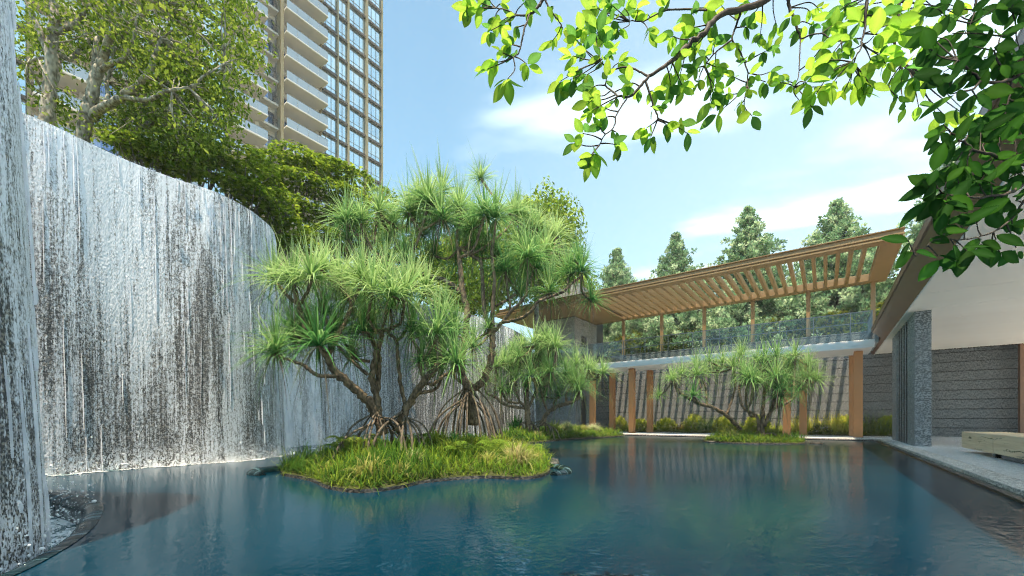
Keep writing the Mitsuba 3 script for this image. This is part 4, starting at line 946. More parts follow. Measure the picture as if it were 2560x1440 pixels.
limb_tree('terrace_tree', 'small dense leaved tree right of the middle terrace tree, just above the wall lip', t5, 11.6,
    [(.10, .06, [(900, 1380), (922, 1220), (962, 1120), (1050, 1070), (1130, 1045)]),
     (.055, .03, [(830, 1330, .3), (832, 1120, .3), (900, 960, .2), (1020, 880, .1)]),
     (.045, .02, [(960, 1125), (1000, 980, -.2), (1040, 880, -.3)]),
     (.04, .02, [(1060, 1070), (1180, 960, -.2), (1300, 930, -.4)])],
    [([(255, 300), (330, 240), (450, 300), (520, 330), (520, 395), (420, 400), (330, 365), (250, 340)], 330, .1, .6), ([(360, 350), (470, 340), (470, 400), (420, 410)], 120, -.2, .3)], 43, .11)

# maples that stand along the top of the wall
star = []
for a, r in zip(np.linspace(-2.62, 2.62, 11), [.30, .16, .42, .20, .52, .24, .52, .20, .42, .16, .30]):
    star.append([.34+r*1.15*math.cos(a), r*1.15*math.sin(a)])
star = np.array([[0, -.05]]+star+[[0, .05]])
MAPLE = np.array([[.15, .25, .022], [.22, .33, .03], [.33, .43, .05], [.10, .17, .016]])
def maple(label, pads, stem, seed, L=.17, per=1.0):
    """pads: (px, py, depth, half width m, half height m): layered leaf pads of one crown."""
    rng = np.random.default_rng(seed); k = thing('maple_tree', label, 'maple tree')
    base = P(*stem[:2], stem[2]); base[2] = WTOP-.1
    cs, ns, tubes = [], [], []
    for (x, y, d, r, h) in pads:
        c = P(x, y, d); n = int(210*r*r*per*2.2)+60
        v = sph(n, rng); v[:, 2] = np.abs(v[:, 2])*rng.choice([1, 1, 1, -.5], n)
        rad = rng.uniform(.55, 1.0, (n, 1))**.6*(1+.45*(meshkit.fbm(v*2.2+x, 3, seed)[:, None]-.5))
        p = c+v*rad*[r, r, h]
        cs.append(p); ns.append(norm(v*[.55, .55, .3]+[0, 0, 1.0]+rng.normal(0, .28, (n, 3))))
        mid = (base+c)/2+rng.normal(0, .2, 3); mid[2] = base[2]+(c[2]-base[2])*.55
        tubes.append(spline([base+rng.normal(0, .08, 3), mid, c+[0, 0, -.1*h]], 5))
        for _ in range(3):
            e = c+sph(1, rng)[0]*[r*.7, r*.7, h*.6]; tubes.append(spline([mid, (mid+e)/2+rng.normal(0, .1, 3), e], 4))
    p, nn = np.vstack(cs), np.vstack(ns); n = len(p)
    d = norm(np.column_stack([rng.normal(0, 1, (n, 2)), rng.normal(-.25, .25, n)]))
    v, f = shape_leaves(star, p, d, nn, L*rng.uniform(.7, 1.25, n), .5)
    col = MAPLE[rng.integers(0, 4, n)]*rng.uniform(.7, 1.3, (n, 1))
    put('crown', (v, f), 'm_leaf', k, smooth=True, color=np.repeat(col, len(star)+1, 0), kind='stuff')
    for t in tubes[:1]: put('trunk', tube(t, np.linspace(.07, .03, len(t)), 7), 'm_bark_grey', k, smooth=True)
    put('branches', cat([tube(t, np.linspace(.026, .009, len(t)), 5) for t in tubes[1:]]), 'm_bark_grey', k, smooth=True, kind='stuff')
maple('dark maple leftmost on the wall top, under the right end of the terrace trees', [(455, 400, 11.6, .7, .4), (490, 365, 12.2, .75, .45), (520, 395, 11.9, .6, .35), (470, 430, 11.3, .5, .25)], (480, 430, 12.2), 51)
maple('low maple at the wall lip below the small dense terrace tree', [(345, 372, 11.0, .6, .3), (385, 392, 11.2, .6, .3), (425, 410, 11.3, .6, .3), (400, 370, 11.8, .6, .35), (300, 352, 10.8, .35, .2)], (390, 420, 11.6), 50)
maple('rounded maple on the wall top directly below the left balconies', [(555, 425, 12.6, .75, .45), (600, 400, 13.2, .8, .5), (640, 430, 13.0, .75, .45), (585, 465, 12.2, .6, .35), (625, 480, 12.4, .6, .35)], (600, 470, 13.2), 52)
maple('maple hanging over the wall lip with pads that step down to the right', [(640, 510, 12.8, .6, .3), (680, 500, 13.4, .7, .35), (700, 545, 13.4, .7, .35), (735, 580, 13.8, .7, .35), (760, 620, 14.0, .7, .3), (715, 610, 13.6, .5, .3), (670, 470, 13.6, .6, .3)], (690, 560, 14.2), 53)
maple('tall maple in front of the right balconies with grey stems showing in its crown', [(690, 410, 15.2, .8, .4), (735, 395, 15.6, .9, .45), (770, 420, 15.6, .8, .4), (700, 450, 15.0, .8, .4), (750, 460, 15.2, .9, .45), (655, 415, 15.4, .5, .25), (730, 520, 15.0, .9, .4)], (720, 520, 15.6), 54)
maple('maple below the blue windows with a thin top shoot', [(800, 430, 16.2, .8, .4), (845, 430, 16.6, .8, .4), (885, 450, 17.0, .8, .4), (820, 480, 16.0, .9, .45), (870, 500, 16.4, .9, .45), (790, 395, 16.2, .35, .2), (826, 405, 16.4, .4, .2)], (830, 520, 16.8), 55)
maple('maple mass low behind the heads of the left pandanus', [(800, 545, 16.0, 1.0, .5), (850, 560, 16.6, 1.0, .5), (800, 600, 15.6, 1.0, .5), (870, 620, 16.6, 1.1, .5), (930, 560, 17.6, 1.0, .6), (920, 640, 17.4, 1.1, .6)], (850, 640, 17.2), 56)
maple('maple half hidden behind the tall pandanus crown', [(990, 600, 19.5, 1.3, .7), (1050, 640, 20.0, 1.3, .7), (1000, 680, 19.5, 1.2, .6), (950, 500, 18.6, .9, .5)], (1000, 700, 20.4), 57)

# round tree behind the tall pandanus, and more beyond the wall
def round_tree(label, px, py, d, r, h, base_z, seed, L=.26, n=9500, pal=OLIVE*1.35, group=None):
    rng = np.random.default_rng(seed); k = thing('round_tree', label, 'tree', group)
    c = P(px, py, d); v = sph(n, rng); f_ = meshkit.fbm(v*2.1+seed, 3, seed)
    p = c+v*(rng.uniform(.60, 1.02, (n, 1))*(.72+.56*f_[:, None]))*[r, r, h]
    nn = norm(v+rng.normal(0, .5, (n, 3))+[0, 0, .5]); dd = norm(np.cross(nn, rng.normal(0, 1, (n, 3)))+[0, 0, -.3])
    l = L*rng.uniform(.7, 1.3, n)
    m = leaves(p, dd, nn, l, l*.6, 2, .15, .25); col = pal[rng.integers(0, 4, n)]*rng.uniform(.7, 1.3, (n, 1))
    put('crown', m, 'm_leaf', k, smooth=True, color=np.repeat(col, 9, 0), kind='stuff')
    b = np.array([c[0], c[1], base_z])
    put('trunk', tube(spline([b, (b+c)/2+rng.normal(0, .15, 3), c], 6), np.linspace(.22, .08, 13), 9, .1, seed), 'm_bark_grey', k, smooth=True)
    for i in range(9):
        e = c+sph(1, rng)[0]*[r*.8, r*.8, h*.7]; put('branch', tube(spline([b*.35+c*.65, (b*.2+c*.8+e)/2*1.0-[0, 0, 0], e], 4), np.linspace(.08, .02, 9), 6), 'm_bark_grey', k, smooth=True)
round_tree('hazy round tree right behind the crown of the tallest pandanus', 1350, 610, 27.5, 2.9, 3.6, 5.0, 61)
round_tree('round tree behind the far waterfall, seen between the pandanus trunks', 1170, 690, 27.0, 3.4, 2.7, 5.0, 62)
round_tree('green tree peeping over the stair block beside the first conifer', 1440, 735, 40, 2.2, 2.6, 5.2, 63, .3, 3000)

# ------------------------------------------------------------------ conifers behind the footbridge
CON = np.array([[.20, .33, .18], [.30, .43, .25], [.48, .58, .38], [.15, .25, .13]])
def conifer(label, x, y, top, R, seed, base=5.2, hem=5.9, dens=1.0, pal=CON):
    rng = np.random.default_rng(seed); k = thing('conifer_tree', label, 'conifer', 'conifers in a row behind the footbridge')
    put('trunk', tube([[x, y, base], [x+.1, y, (base+top)/2], [x, y, top-.3]], [.24, .17, .03], 9, .12, seed), 'm_bark_grey', k, smooth=True)
    cs, bt = [], []
    z = hem; H = top-hem
    while z < top-.15:
        t = (z-hem)/H; Lm = R*(1-t)**1.05*(1 if t > .10 else .7+3*t)+.08
        m = int(6+5*(1-t)); a0 = rng.uniform(0, 6.3)
        for i in range(m):
            a = a0+2*PI*i/m+rng.normal(0, .2); l = Lm*rng.uniform(.60, 1.15); e = np.array([math.cos(a), math.sin(a), 0])
            rise = .15+.35*t
            s = [np.array([x, y, z]), np.array([x, y, z])+e*l*.55+[0, 0, rise*l*.35-.06*l], np.array([x, y, z])+e*l+[0, 0, rise*l*.8]]
            if l > .7: bt.append(tube(spline(s, 3), np.linspace(.045, .012, 7), 4))
            q = max(2, int(l/.30))
            for u in np.linspace(.30, 1.02, q):
                cs.append((1-u)**2*s[0]+2*u*(1-u)*s[1]+u*u*s[2]+rng.normal(0, .09*l+.03, 3)*[1, 1, .5])
        z += .46*(1-.5*t)
    cs = np.array(cs); per = int(26*dens); n = len(cs)*per
    v = sph(n, rng); tone = np.repeat(rng.integers(0, 4, len(cs)), per); hz = np.clip((cs[:, 2]-hem)/H, 0, 1); sz = np.repeat(rng.uniform(.20, .40, len(cs))*(1-.55*hz), per)[:, None]
    p = np.repeat(cs, per, 0)+v*rng.uniform(.3, 1, (n, 1))*sz*[1, 1, .75]
    d = norm(v+[0, 0, .45]+rng.normal(0, .35, (n, 3)))
    mm = leaves(p, d, norm(rng.normal(0, 1, (n, 3))+[0, 0, .6]), rng.uniform(.16, .34, n), rng.uniform(.06, .12, n), 1, 0, 0) if False else None
    s = norm(np.cross(d, rng.normal(0, 1, (n, 3)))); l = rng.uniform(.16, .32, (n, 1)); w = rng.uniform(.045, .09, (n, 1))
    vv = np.stack([p-s*w*.4, p+d*l*.55+s*w, p+d*l, p+d*l*.55-s*w], 1).reshape(-1, 3)
    i = np.arange(n)*4; ff = np.vstack([np.stack([i, i+1, i+2], 1), np.stack([i, i+2, i+3], 1)])
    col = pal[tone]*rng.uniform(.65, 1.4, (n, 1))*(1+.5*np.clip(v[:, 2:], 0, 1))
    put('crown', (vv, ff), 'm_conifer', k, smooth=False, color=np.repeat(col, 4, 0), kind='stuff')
    if bt: put('branches', cat(bt), 'm_bark_grey', k, smooth=True, kind='stuff')
for x, y, top, R, lab in ((-17.8, 42.0, 19.3, 5.8, 'leftmost conifer of the row behind the footbridge, next to the stair block'), (-11.7, 42.0, 19.3, 6.2, 'second conifer from the left behind the canopy'), (-5.5, 42.0, 19.9, 6.8, 'third conifer from the left, tallest behind the canopy'),
                          (.75, 42.2, 18.6, 6.6, 'fourth conifer from the left, behind the right end of the canopy'), (7.2, 42.5, 20.4, 6.4, 'conifer half hidden by the pavilion roof edge')):
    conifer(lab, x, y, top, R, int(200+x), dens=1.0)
# broad understorey trees that close the gap under the conifers
for i, (x, y, r, h, lab) in enumerate(((-15.0, 38.5, 2.3, 2.2, 'bushy tree left of the first canopy post, under the conifers'), (-10.4, 39.0, 2.5, 2.0, 'bushy tree behind the second canopy post'), (-7.0, 38.2, 2.0, 1.9, 'bushy tree behind the third canopy post'), (-3.0, 38.8, 2.4, 2.0, 'bushy tree behind the fourth canopy post'),
                          (.6, 38.0, 2.0, 1.9, 'bushy tree behind the fifth canopy post'), (3.6, 38.5, 2.4, 2.2, 'bushy tree behind the right end of the balustrade'), (-12.8, 46.5, 3.2, 4.0, 'darker tree in the gap between the first two conifers'), (-8.4, 46.8, 3.2, 4.2, 'darker tree in the gap between the second and third conifer'), (-2.4, 47.0, 3.2, 4.4, 'darker tree in the gap between the third and fourth conifer'), (4.2, 47.0, 3.2, 4.6, 'darker tree in the gap right of the fourth conifer'))):
    rng = np.random.default_rng(300+i); k = thing('understorey_tree', lab, 'tree')
    c = np.array([x, y, 5.2+h*.95]); n = 2600
    v = sph(n, rng); f_ = meshkit.fbm(v*2.3+i, 3, i)
    p = c+v*(rng.uniform(.6, 1.02, (n, 1))*(.68+.64*f_[:, None]))*[r, r*.8, h]
    nn = norm(v+rng.normal(0, .5, (n, 3))+[0, 0, .5]); dd = norm(np.cross(nn, rng.normal(0, 1, (n, 3)))+[0, 0, -.3]); l = rng.uniform(.22, .42, n)
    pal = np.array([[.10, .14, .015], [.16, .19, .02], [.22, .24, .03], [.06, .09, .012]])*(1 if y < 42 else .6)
    put('crown', leaves(p, dd, nn, l, l*.55, 2, .15, .25), 'm_leaf', k, smooth=True, color=np.repeat(pal[rng.integers(0, 4, n)]*rng.uniform(.6, 1.3, (n, 1)), 9, 0), kind='stuff')
    put('trunk', tube([[x, y, 5.1], [x+.05, y, 6.0], [x, y, c[2]]], [.12, .10, .05], 7), 'm_bark_dark', k, smooth=True)

# ------------------------------------------------------------------ branches of the trees that overhang the view
def overhang(label, d0, twigs, sprays, seed, L, bsdf, base, dark, frac_dark, ratio=.52, dens=.9, extra=()):
    """twigs: (r0, r1, [(px, py, dd)...]); sprays: (px, py, dd, leaves, reach, mean angle or None)."""
    rng = np.random.default_rng(seed); k = thing('overhanging_branch', label, 'branch')
    ends = []; K = d0/2.5
    for i, (r0, r1, pts) in enumerate(twigs):
        c = spline([P(q[0], q[1], d0+K*(q[2] if len(q) > 2 else 0)) for q in pts], 5); r0, r1 = r0*K*1.05, r1*K*1.05
        c[1:-1] += rng.normal(0, r0*.25, (len(c)-2, 3))
        put('branch', tube(c, np.linspace(r0, r1, len(c)), 7, .12, seed+i), 'm_bark_dark', k, smooth=True); ends.append(c)
    ends = np.vstack(ends); twv = []
    for (x, y, dd, n, sz) in sprays:
        c = P(x, y, d0+K*dd)
        e = ends[np.argmin(np.linalg.norm(ends-c, axis=1))]; dist = np.linalg.norm(e-c)
        if .01 < dist < 1.2*K: twv.append(tube(spline([e, (e+c)/2+rng.normal(0, .06*dist, 3), c], 4), np.linspace(.0042, .0022, 9)*K, 5))
        out = norm(c-e) if dist > .02 else norm(rng.normal(0, 1, 3))
        a0 = rng.uniform(0, 6.28); ax = norm(out+np.array([0, 0, -.35]))
        u = norm(np.cross(ax, [.3, .5, .9])); w = np.cross(ax, u)
        for i in range(max(2, int(n*dens+rng.random()))):
            a = a0+i*2.4+rng.normal(0, .25); sp = rng.uniform(.55, 1.35)
            d = norm(ax*math.cos(sp)+(u*math.cos(a)+w*math.sin(a))*math.sin(sp)+np.array([0, 0, -.22]))
            # most blades lie flat to the light, some hang
            see = norm(np.array([0, 0, 1.0])-c); nn = norm(np.array([0, 0, .75])-see*.75+rng.normal(0, .42, 3)); nn = norm(nn-d*(nn@d))
            l = L*sz*rng.uniform(.70, 1.2)
            v, f = leaves((c+ax*rng.uniform(-.3, .2)*L)[None], d[None], nn[None], l, l*ratio*rng.uniform(.85, 1.12), 7, .16, .14, .05, .85)
            q = rng.random() < frac_dark
            col = jitter_col(dark if q else base, 1, rng, .28, .08)[0]
            cc = np.tile(col, (len(v), 1)); cc[1::3] = cc[1::3]*1.25+.02
            put('leaf', (v, f), bsdf, k, smooth=True, color=np.clip(cc, 0, .9))
    if twv: put('twigs', cat(twv), 'm_bark_dark', k, smooth=True, kind='stuff')

LIGHT, LDARK = (.33, .56, .055), (.09, .24, .04)
# left hanging spray
b1 = lambda x, y: (1080+x/3, y/3)
def S(conv, lst): return [(*conv(a, b), c, n, s) for a, b, c, n, s in lst]
overhang('light green leafy spray hanging leftmost from the top edge of the view', 1.65,
    [(.011, .006, [(*b1(860, -60), 0), (*b1(825, 5), 0), (*b1(780, 75), 0), (*b1(730, 110), 0)]),
     (.006, .003, [(*b1(730, 110), 0), (*b1(690, 230), -.05), (*b1(672, 320), -.05), (*b1(650, 395), -.05), (*b1(610, 430), -.05)]),
     (.006, .003, [(*b1(730, 110), 0), (*b1(640, 115), .1), (*b1(560, 75), .15), (*b1(480, 60), .2)]),
     (.007, .003, [(*b1(845, -20), .3), (*b1(880, 70), .3), (*b1(940, 140), .3), (*b1(980, 210), .3)])],
    S(b1, [(285, 60, .25, 6, 1.1), (360, 60, .2, 5, 1.0), (470, 130, .2, 6, .8), (440, 230, .1, 6, .9), (520, 160, .1, 6, .75), (600, 130, .1, 4, .6), (620, 210, 0, 4, .6), (560, 330, -.05, 6, .8), (610, 340, -.05, 4, .9), (500, 380, -.05, 4, .7), (470, 470, 0, 5, .95), (410, 520, 0, 3, 1.0),
           (560, 600, -.1, 7, 1.1), (710, 480, -.1, 7, 1.0), (660, 380, -.05, 2, .9), (740, 60, 0, 3, .9), (690, 20, .1, 4, .9), (880, 70, .3, 3, .7), (980, 220, .35, 5, .75), (900, 310, .4, 7, .8), (920, 120, .4, 3, .7), (540, 20, .2, 5, .8), (420, -20, .2, 6, 1.0), (300, -20, .2, 5, 1.0)]),
    71, .066, 'm_overhang', LIGHT, LDARK, .30)
# main middle branch
overhang('light green leafy branch crossing the top middle of the view with a thick dark stem', 1.6,
    [(.020, .013, [(1960, -40, .3), (1905, 5, .2), (1800, 40, .1), (1760, 80, 0), (1715, 120, 0)]),
     (.014, .008, [(*b1(1905, 350), 0), (*b1(1800, 460), -.05), (*b1(1625, 570), -.1)]),
     (.013, .012, [(1715, 120, 0), (*b1(1905, 350), 0)]),
     (.008, .004, [(*b1(1625, 570), -.1), (*b1(1560, 650), -.1), (*b1(1470, 725), -.1), (*b1(1380, 710), 0), (*b1(1300, 640), .1)]),
     (.004, .0025, [(*b1(1470, 725), -.1), (*b1(1385, 860), -.1), (*b1(1360, 960), -.1), (*b1(1290, 1020), -.1), (*b1(1255, 1090), -.1)]),
     (.006, .003, [(*b1(1620, 570), -.1), (*b1(1540, 530), 0), (*b1(1450, 500), .05), (*b1(1350, 520), .1), (*b1(1260, 460), .15)]),
     (.006, .003, [(*b1(1605, 620), -.1), (*b1(1640, 730), -.1), (*b1(1690, 860), -.1), (*b1(1690, 900), -.1)]),
     (.007, .003, [(1855, 20, .2), (1838, 70, .3), (1830, 100, .3), (1850, 130, .3), (1868, 175, .3), (1868, 215, .25)]),
     (.006, .003, [(1830, 100, .3), (1790, 130, .25), (1760, 165, .2)]),
     (.006, .003, [(*b1(2060, 75), .1), (*b1(1820, 70), .3), (*b1(1700, 95), .4), (*b1(1590, 155), .4), (*b1(1480, 160), .4)])],
    S(b1, [(1240, 60, .4, 6, 1.1), (1340, 30, .4, 6, 1.1), (1440, 60, .4, 5, 1.2), (1540, 40, .4, 5, 1.1), (1620, 110, .4, 4, 1.2), (1750, 50, .3, 5, 1.1), (1230, 160, .3, 6, 1.0), (1360, 150, .3, 5, .9), (1400, 230, .3, 7, .9), (1630, 240, .3, 7, .9), (1240, 240, .2, 6, 1.1), (1150, 220, .3, 5, 1.1), (1080, 290, .3, 6, .9),
           (1280, 320, .2, 5, 1.0), (1060, 420, .2, 6, 1.0), (1150, 380, .2, 5, 1.0), (1270, 430, .15, 6, .9), (1340, 390, .15, 5, .7), (1400, 470, .1, 4, .9), (1100, 520, .2, 6, 1.0), (1060, 590, .15, 7, 1.1), (960, 610, .2, 4, 1.2), (1160, 560, .15, 5, 1.0), (1200, 660, .1, 6, .9), (1250, 720, .05, 7, .8), (1310, 590, .1, 4, .8),
           (1180, 760, 0, 6, .9), (1180, 840, 0, 6, .9), (1280, 800, -.05, 6, .7), (1300, 880, -.1, 6, .8), (1250, 940, -.1, 5, .8), (1360, 770, 0, 4, .6), (1130, 1000, -.1, 5, 1.0), (1070, 1070, -.1, 4, 1.05), (1205, 1165, -.15, 7, 1.1), (1170, 1240, -.15, 3, 1.15), (1385, 1085, -.15, 7, 1.0), (1380, 990, -.1, 3, .9),
           (1610, 960, -.1, 7, .8), (1640, 1030, -.1, 4, .9), (1770, 960, -.1, 7, .75), (1860, 920, -.1, 4, .9), (1930, 1010, -.1, 3, .95), (1640, 800, -.1, 4, .7), (1720, 800, -.1, 4, .6), (1500, 620, -.1, 4, .9), (1530, 690, -.1, 3, .95), (1450, 660, 0, 4, .6), (1660, 680, -.1, 4, .7), (1780, 540, 0, 6, 1.0), (1880, 650, 0, 7, .85),
           (1860, 560, .1, 5, .9), (1790, 640, 0, 3, .9), (1800, 270, .1, 5, 1.0), (1850, 430, 0, 4, 1.3), (1960, 360, .1, 6, 1.1), (1930, 210, .1, 6, 1.1), (2000, 240, .1, 6, 1.1), (1960, 110, .2, 6, 1.1), (2060, 60, .2, 6, 1.1), (2090, 200, .2, 6, 1.0), (2050, 420, .2, 6, .9), (2120, 330, .2, 6, .9), (1990, 510, .2, 7, .9), (2080, 560, .2, 6, .9), (2000, 620, .2, 5, .8), (2120, 480, .3, 6, .9),
           (2110, 700, .2, 5, 1.0), (2090, 760, .2, 3, 1.1), (2150, 840, .2, 3, 1.1)])+
    [(1880, 40, .3, 5, 1.0), (1900, 90, .3, 5, .9), (1870, 70, .35, 5, .9), (1840, 120, .3, 5, .8), (1865, 150, .3, 6, .8), (1910, 130, .3, 5, .8), (1800, 170, .2, 6, .8), (1830, 190, .25, 6, .8), (1880, 190, .25, 5, .8), (1868, 225, .2, 5, .9), (1815, 235, .2, 5, .9), (1925, 180, .25, 4, 1.1), (1915, 205, .25, 4, 1.0), (1940, 60, .3, 4, .9), (1800, 10, .3, 6, 1.0), (1870, 0, .35, 6, 1.0), (1850, 265, .2, 5, .95), (1880, 290, .15, 3, 1.05), (1790, 220, .2, 5, .9), (1930, 120, .3, 3, .7)],
    72, .063, 'm_overhang', LIGHT, LDARK, .36)
# right hand light branches
b2 = lambda x, y: (1780+x/2.769, y/2.769)
overhang('bright yellow green branch at the upper right between the stem branch and the dark leaves', 1.55,
    [(.012, .005, [(*b2(520, -40), .2), (*b2(530, 20), .2), (*b2(580, 170), .2), (*b2(612, 270), .2)]),
     (.004, .002, [(*b2(612, 270), .2), (*b2(605, 420), .15), (*b2(598, 530), .1), (*b2(570, 600), .1)]),
     (.009, .003, [(*b2(1080, -20), 0), (*b2(1065, 80), 0), (*b2(1052, 210), 0), (*b2(1030, 330), -.05), (*b2(965, 430), -.1)]),
     (.005, .002, [(*b2(612, 270), .2), (*b2(740, 230), .1), (*b2(830, 270), .05), (*b2(900, 290), 0)]),
     (.010, .005, [(*b2(1300, -30), .1), (*b2(1290, 150), .1), (*b2(1260, 300), .1), (*b2(1320, 430), .1)])],
    S(b2, [(550, 110, .2, 3, 1.2), (620, 200, .2, 3, 1.2), (680, 80, .3, 6, .8), (740, 60, .3, 5, .8), (690, 170, .3, 3, .9), (840, 100, .2, 6, 1.1), (910, 70, .2, 5, 1.1), (830, 180, .1, 6, 1.0), (920, 160, .1, 6, .9), (970, 270, 0, 7, .9), (960, 30, .2, 6, 1.0), (1030, 150, 0, 4, 1.2), (1080, 60, .1, 6, 1.2), (1150, 110, 0, 5, 1.3), (1120, 250, -.1, 4, 1.4), (1230, 170, -.1, 5, 1.4), (1330, 180, -.1, 5, 1.4), (1260, 40, 0, 6, 1.2), (1380, 60, 0, 6, 1.2), (1440, 100, .1, 6, 1.1),
           (800, 300, 0, 3, 1.0), (750, 340, 0, 3, 1.1), (820, 390, 0, 6, 1.0), (900, 360, 0, 6, .9), (960, 350, 0, 5, .8), (760, 420, -.05, 4, 1.1), (860, 460, -.05, 6, 1.0), (960, 440, -.1, 6, 1.0), (1020, 500, -.1, 6, 1.1), (700, 480, -.1, 4, 1.3), (650, 570, -.1, 4, 1.5), (720, 650, -.1, 5, 1.5), (690, 740, -.1, 4, 1.1), (600, 690, .1, 4, .9), (830, 590, -.1, 5, 1.0), (750, 600, 0, 4, 1.0), (1050, 570, -.1, 6, 1.1), (1100, 600, -.1, 4, 1.1), (960, 570, 0, 3, .9), (910, 640, 0, 2, .9), (1040, 630, -.1, 3, 1.1),
           (470, 570, .1, 5, .7), (520, 560, .1, 5, .6), (560, 600, .1, 5, .6), (1100, 420, 0, 5, 1.0), (1160, 370, 0, 6, 1.0), (1220, 300, .1, 6, .9), (1200, 440, 0, 6, 1.1), (1300, 380, .1, 6, 1.0), (1330, 470, 0, 5, 1.3), (1280, 540, .1, 5, 1.1), (1350, 560, 0, 5, 1.2), (1440, 560, 0, 4, 1.2), (1420, 400, .1, 6, 1.1), (1290, 680, 0, 3, 1.25), (1340, 740, 0, 2, 1.25), (1430, 740, 0, 2, 1.2), (1560, 810, .1, 3, 1.1), (1640, 830, .1, 3, 1.1), (1740, 760, .2, 5, 1.0), (1800, 830, .2, 4, 1.1), (1400, 260, .1, 6, .9), (1480, 200, .2, 6, 1.0), (1600, 120, .2, 6, 1.0), (1700, 60, .2, 6, 1.0), (1800, 150, .2, 5, 1.0)]),
    73, .052, 'm_overhang', LIGHT, LDARK, .22)
# dark glossy leaves at the right edge
DK, DK2 = (.025, .10, .014), (.06, .19, .02)
overhang('dark glossy leaved branch filling the upper right corner in front of the pavilion roof', 1.05,
    [(.013, .005, [(*b2(2260, 440), .1), (*b2(2160, 500), 0), (*b2(2060, 550), 0), (*b2(1940, 580), -.05), (*b2(1840, 545), -.05), (*b2(1700, 420), -.05)]),
     (.007, .003, [(*b2(1860, 560), -.05), (*b2(1800, 620), -.1), (*b2(1650, 650), -.1)]),
     (.006, .003, [(*b2(2070, 560), 0), (*b2(2060, 660), 0), (*b2(2020, 830), 0)]),
     (.006, .003, [(*b2(2080, -20), .1), (*b2(2080, 80), .1), (*b2(2110, 190), .1)]),
     (.007, .003, [(*b2(1830, -10), .2), (*b2(1815, 90), .2), (*b2(1770, 220), .2)]),
     (.010, .005, [(*b2(2260, 130), .1), (*b2(2150, 90), .1), (*b2(2080, 75), .1)]),
     (.006, .003, [(*b2(2110, 540), 0), (*b2(2010, 470), 0), (*b2(1960, 370), 0), (*b2(2000, 250), 0)])],
    S(b2, [(1560, 60, .2, 5, .9), (1640, 30, .2, 5, .9), (1720, 110, .2, 5, .8), (1800, 90, .2, 5, .8), (1890, 70, .2, 5, .9), (1960, 60, .1, 5, .9), (2050, 60, .1, 5, 1.0), (2120, 100, .1, 5, 1.0), (1520, 220, .1, 6, 1.0), (1560, 260, .05, 6, 1.0), (1660, 230, .1, 6, 1.1), (1760, 210, .1, 6, .8), (1840, 200, .2, 6, .8), (1950, 220, 0, 6, 1.1), (2040, 240, 0, 6, 1.0), (2110, 200, .1, 5, 1.0), (1510, 340, 0, 5, 1.0), (1580, 390, 0, 6, 1.0), (1700, 400, 0, 6, 1.0), (1810, 320, 0, 6, 1.0), (1880, 400, 0, 5, 1.0), (1960, 340, 0, 5, 1.0), (2060, 360, 0, 5, 1.0), (2130, 340, .1, 5, 1.0), (1600, 500, -.05, 4, 1.1), (1640, 560, -.1, 4, 1.0), (1740, 500, -.05, 6, .9), (1820, 480, -.05, 5, .9), (1650, 660, -.1, 5, 1.1), (1840, 680, -.1, 6, 1.0), (1880, 620, -.05, 5, 1.0), (1980, 480, 0, 5, 1.0), (2080, 470, 0, 5, 1.0), (2140, 520, 0, 5, 1.0), (2060, 620, 0, 5, 1.0), (2010, 720, 0, 6, 1.0), (2100, 700, 0, 6, 1.0), (1930, 840, 0, 6, 1.1), (2030, 840, 0, 5, 1.0), (2120, 840, 0, 5, 1.0), (2140, 620, .1, 5, 1.0)]),
    74, .052, 'm_overhang_dark', DK, DK2, .25, .52, .60)
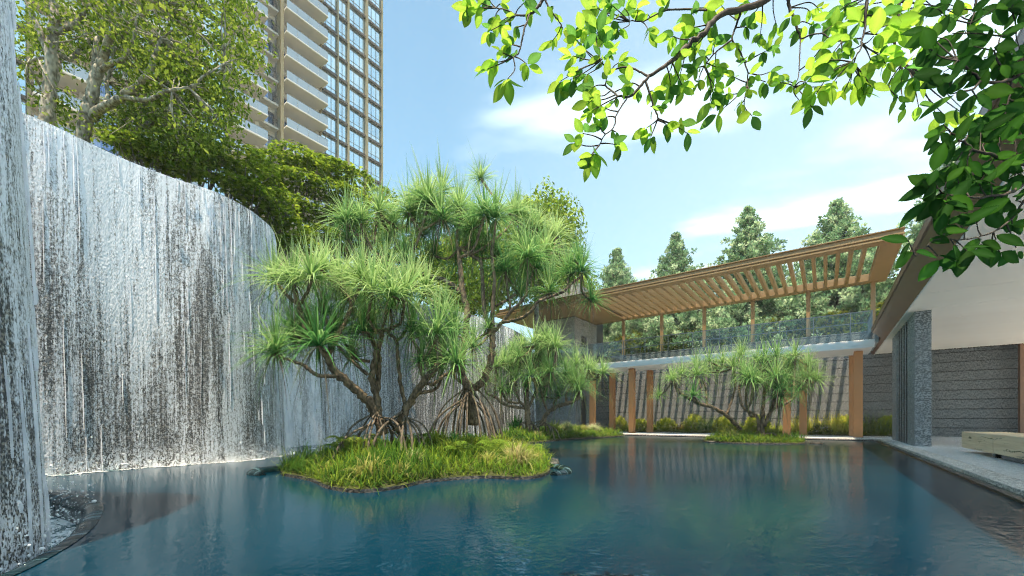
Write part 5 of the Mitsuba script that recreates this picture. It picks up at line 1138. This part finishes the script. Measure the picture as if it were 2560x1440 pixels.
overhang('lower dark glossy leaved branch hanging in front of the pavilion ceiling at the right edge', 1.0,
    [(.012, .004, [(*b2(2260, 1170), 0), (*b2(2160, 1140), 0), (*b2(2050, 1110), 0), (*b2(1940, 1075), -.05), (*b2(1830, 1040), -.05), (*b2(1720, 970), -.05), (*b2(1640, 900), -.05)]),
     (.012, .003, [(*b2(2260, 1210), 0), (*b2(2150, 1280), 0), (*b2(2040, 1340), -.05), (*b2(1900, 1365), -.05), (*b2(1750, 1365), -.1), (*b2(1590, 1335), -.1)]),
     (.006, .002, [(2560, 500, 0), (2535, 540, 0), (2500, 570, -.05), (2455, 590, -.05), (2400, 600, -.05), (2340, 600, -.1), (2290, 640, -.1)]),
     (.005, .002, [(*b2(2050, 1110), 0), (*b2(2090, 1180), 0), (*b2(2170, 1230), 0)])],
    S(b2, [(1600, 860, -.05, 3, .8), (1580, 920, -.05, 4, .95), (1600, 980, -.05, 4, 1.15), (1710, 870, 0, 4, 1.0), (1760, 940, 0, 5, .85), (1690, 1010, -.05, 5, 1.1), (1780, 1050, -.05, 5, 1.0), (1860, 920, 0, 5, 1.0), (1880, 990, 0, 5, 1.1), (1990, 950, 0, 5, 1.0), (2090, 960, 0, 5, 1.0), (1680, 1130, -.05, 4, 1.1), (1770, 1160, -.05, 4, 1.0), (1920, 1110, 0, 5, 1.0), (2020, 1150, 0, 5, 1.0), (2120, 1060, 0, 5, 1.0), (1540, 1210, -.1, 5, 1.2), (1500, 1290, -.1, 6, 1.2), (1520, 1370, -.1, 5, 1.15), (1620, 1260, -.1, 5, 1.1), (1620, 1330, -.1, 6, 1.1), (1700, 1240, -.05, 5, 1.1), (1720, 1300, -.05, 6, 1.0), (1600, 1420, -.1, 5, 1.1), (1850, 1270, -.05, 5, 1.1), (1930, 1280, -.05, 4, 1.1), (2000, 1320, 0, 5, 1.1), (1960, 1400, 0, 4, 1.1), (2080, 1240, 0, 5, 1.0), (2130, 1200, 0, 5, 1.0), (2100, 1390, 0, 5, 1.0), (1880, 1210, 0, 4, .9)])+
    [(2375, 505, -.1, 5, 1.0), (2400, 560, -.05, 5, 1.1), (2440, 545, -.05, 4, 1.0), (2465, 530, 0, 4, 1.0), (2335, 590, -.1, 4, 1.15), (2345, 640, -.1, 4, 1.0), (2395, 615, -.1, 4, 1.1), (2420, 630, -.1, 4, 1.15), (2450, 605, -.05, 5, 1.0), (2490, 600, -.05, 5, 1.0), (2500, 630, -.05, 3, 1.05), (2530, 560, 0, 5, 1.0), (2550, 520, 0, 4, 1.0), (2285, 630, -.15, 3, 1.1), (2270, 600, -.15, 3, 1.0), (2540, 620, 0, 3, .8), (2360, 560, -.1, 4, .9)],
    75, .050, 'm_overhang_dark', DK, DK2, .28, .52, .68)
# ------------------------------------------------------------------ summer haze: one closed box of air round everything
scene['haze_air'] = {'type': 'homogeneous', 'albedo': {'type': 'rgb', 'value': [.95, .96, .97]}, 'sigma_t': .0007}
scene['haze'] = {'type': 'cube', 'to_world': T().translate([0, 0, 44.5]).scale([1600, 1600, 47.5]), 'bsdf': {'type': 'null'}, 'interior': {'type': 'ref', 'id': 'haze_air'}}
labels['haze'] = {'label': 'thin bright summer haze filling the air over the whole garden', 'category': 'haze', 'kind': 'stuff'}
scene['camera']['medium'] = {'type': 'ref', 'id': 'haze_air'}
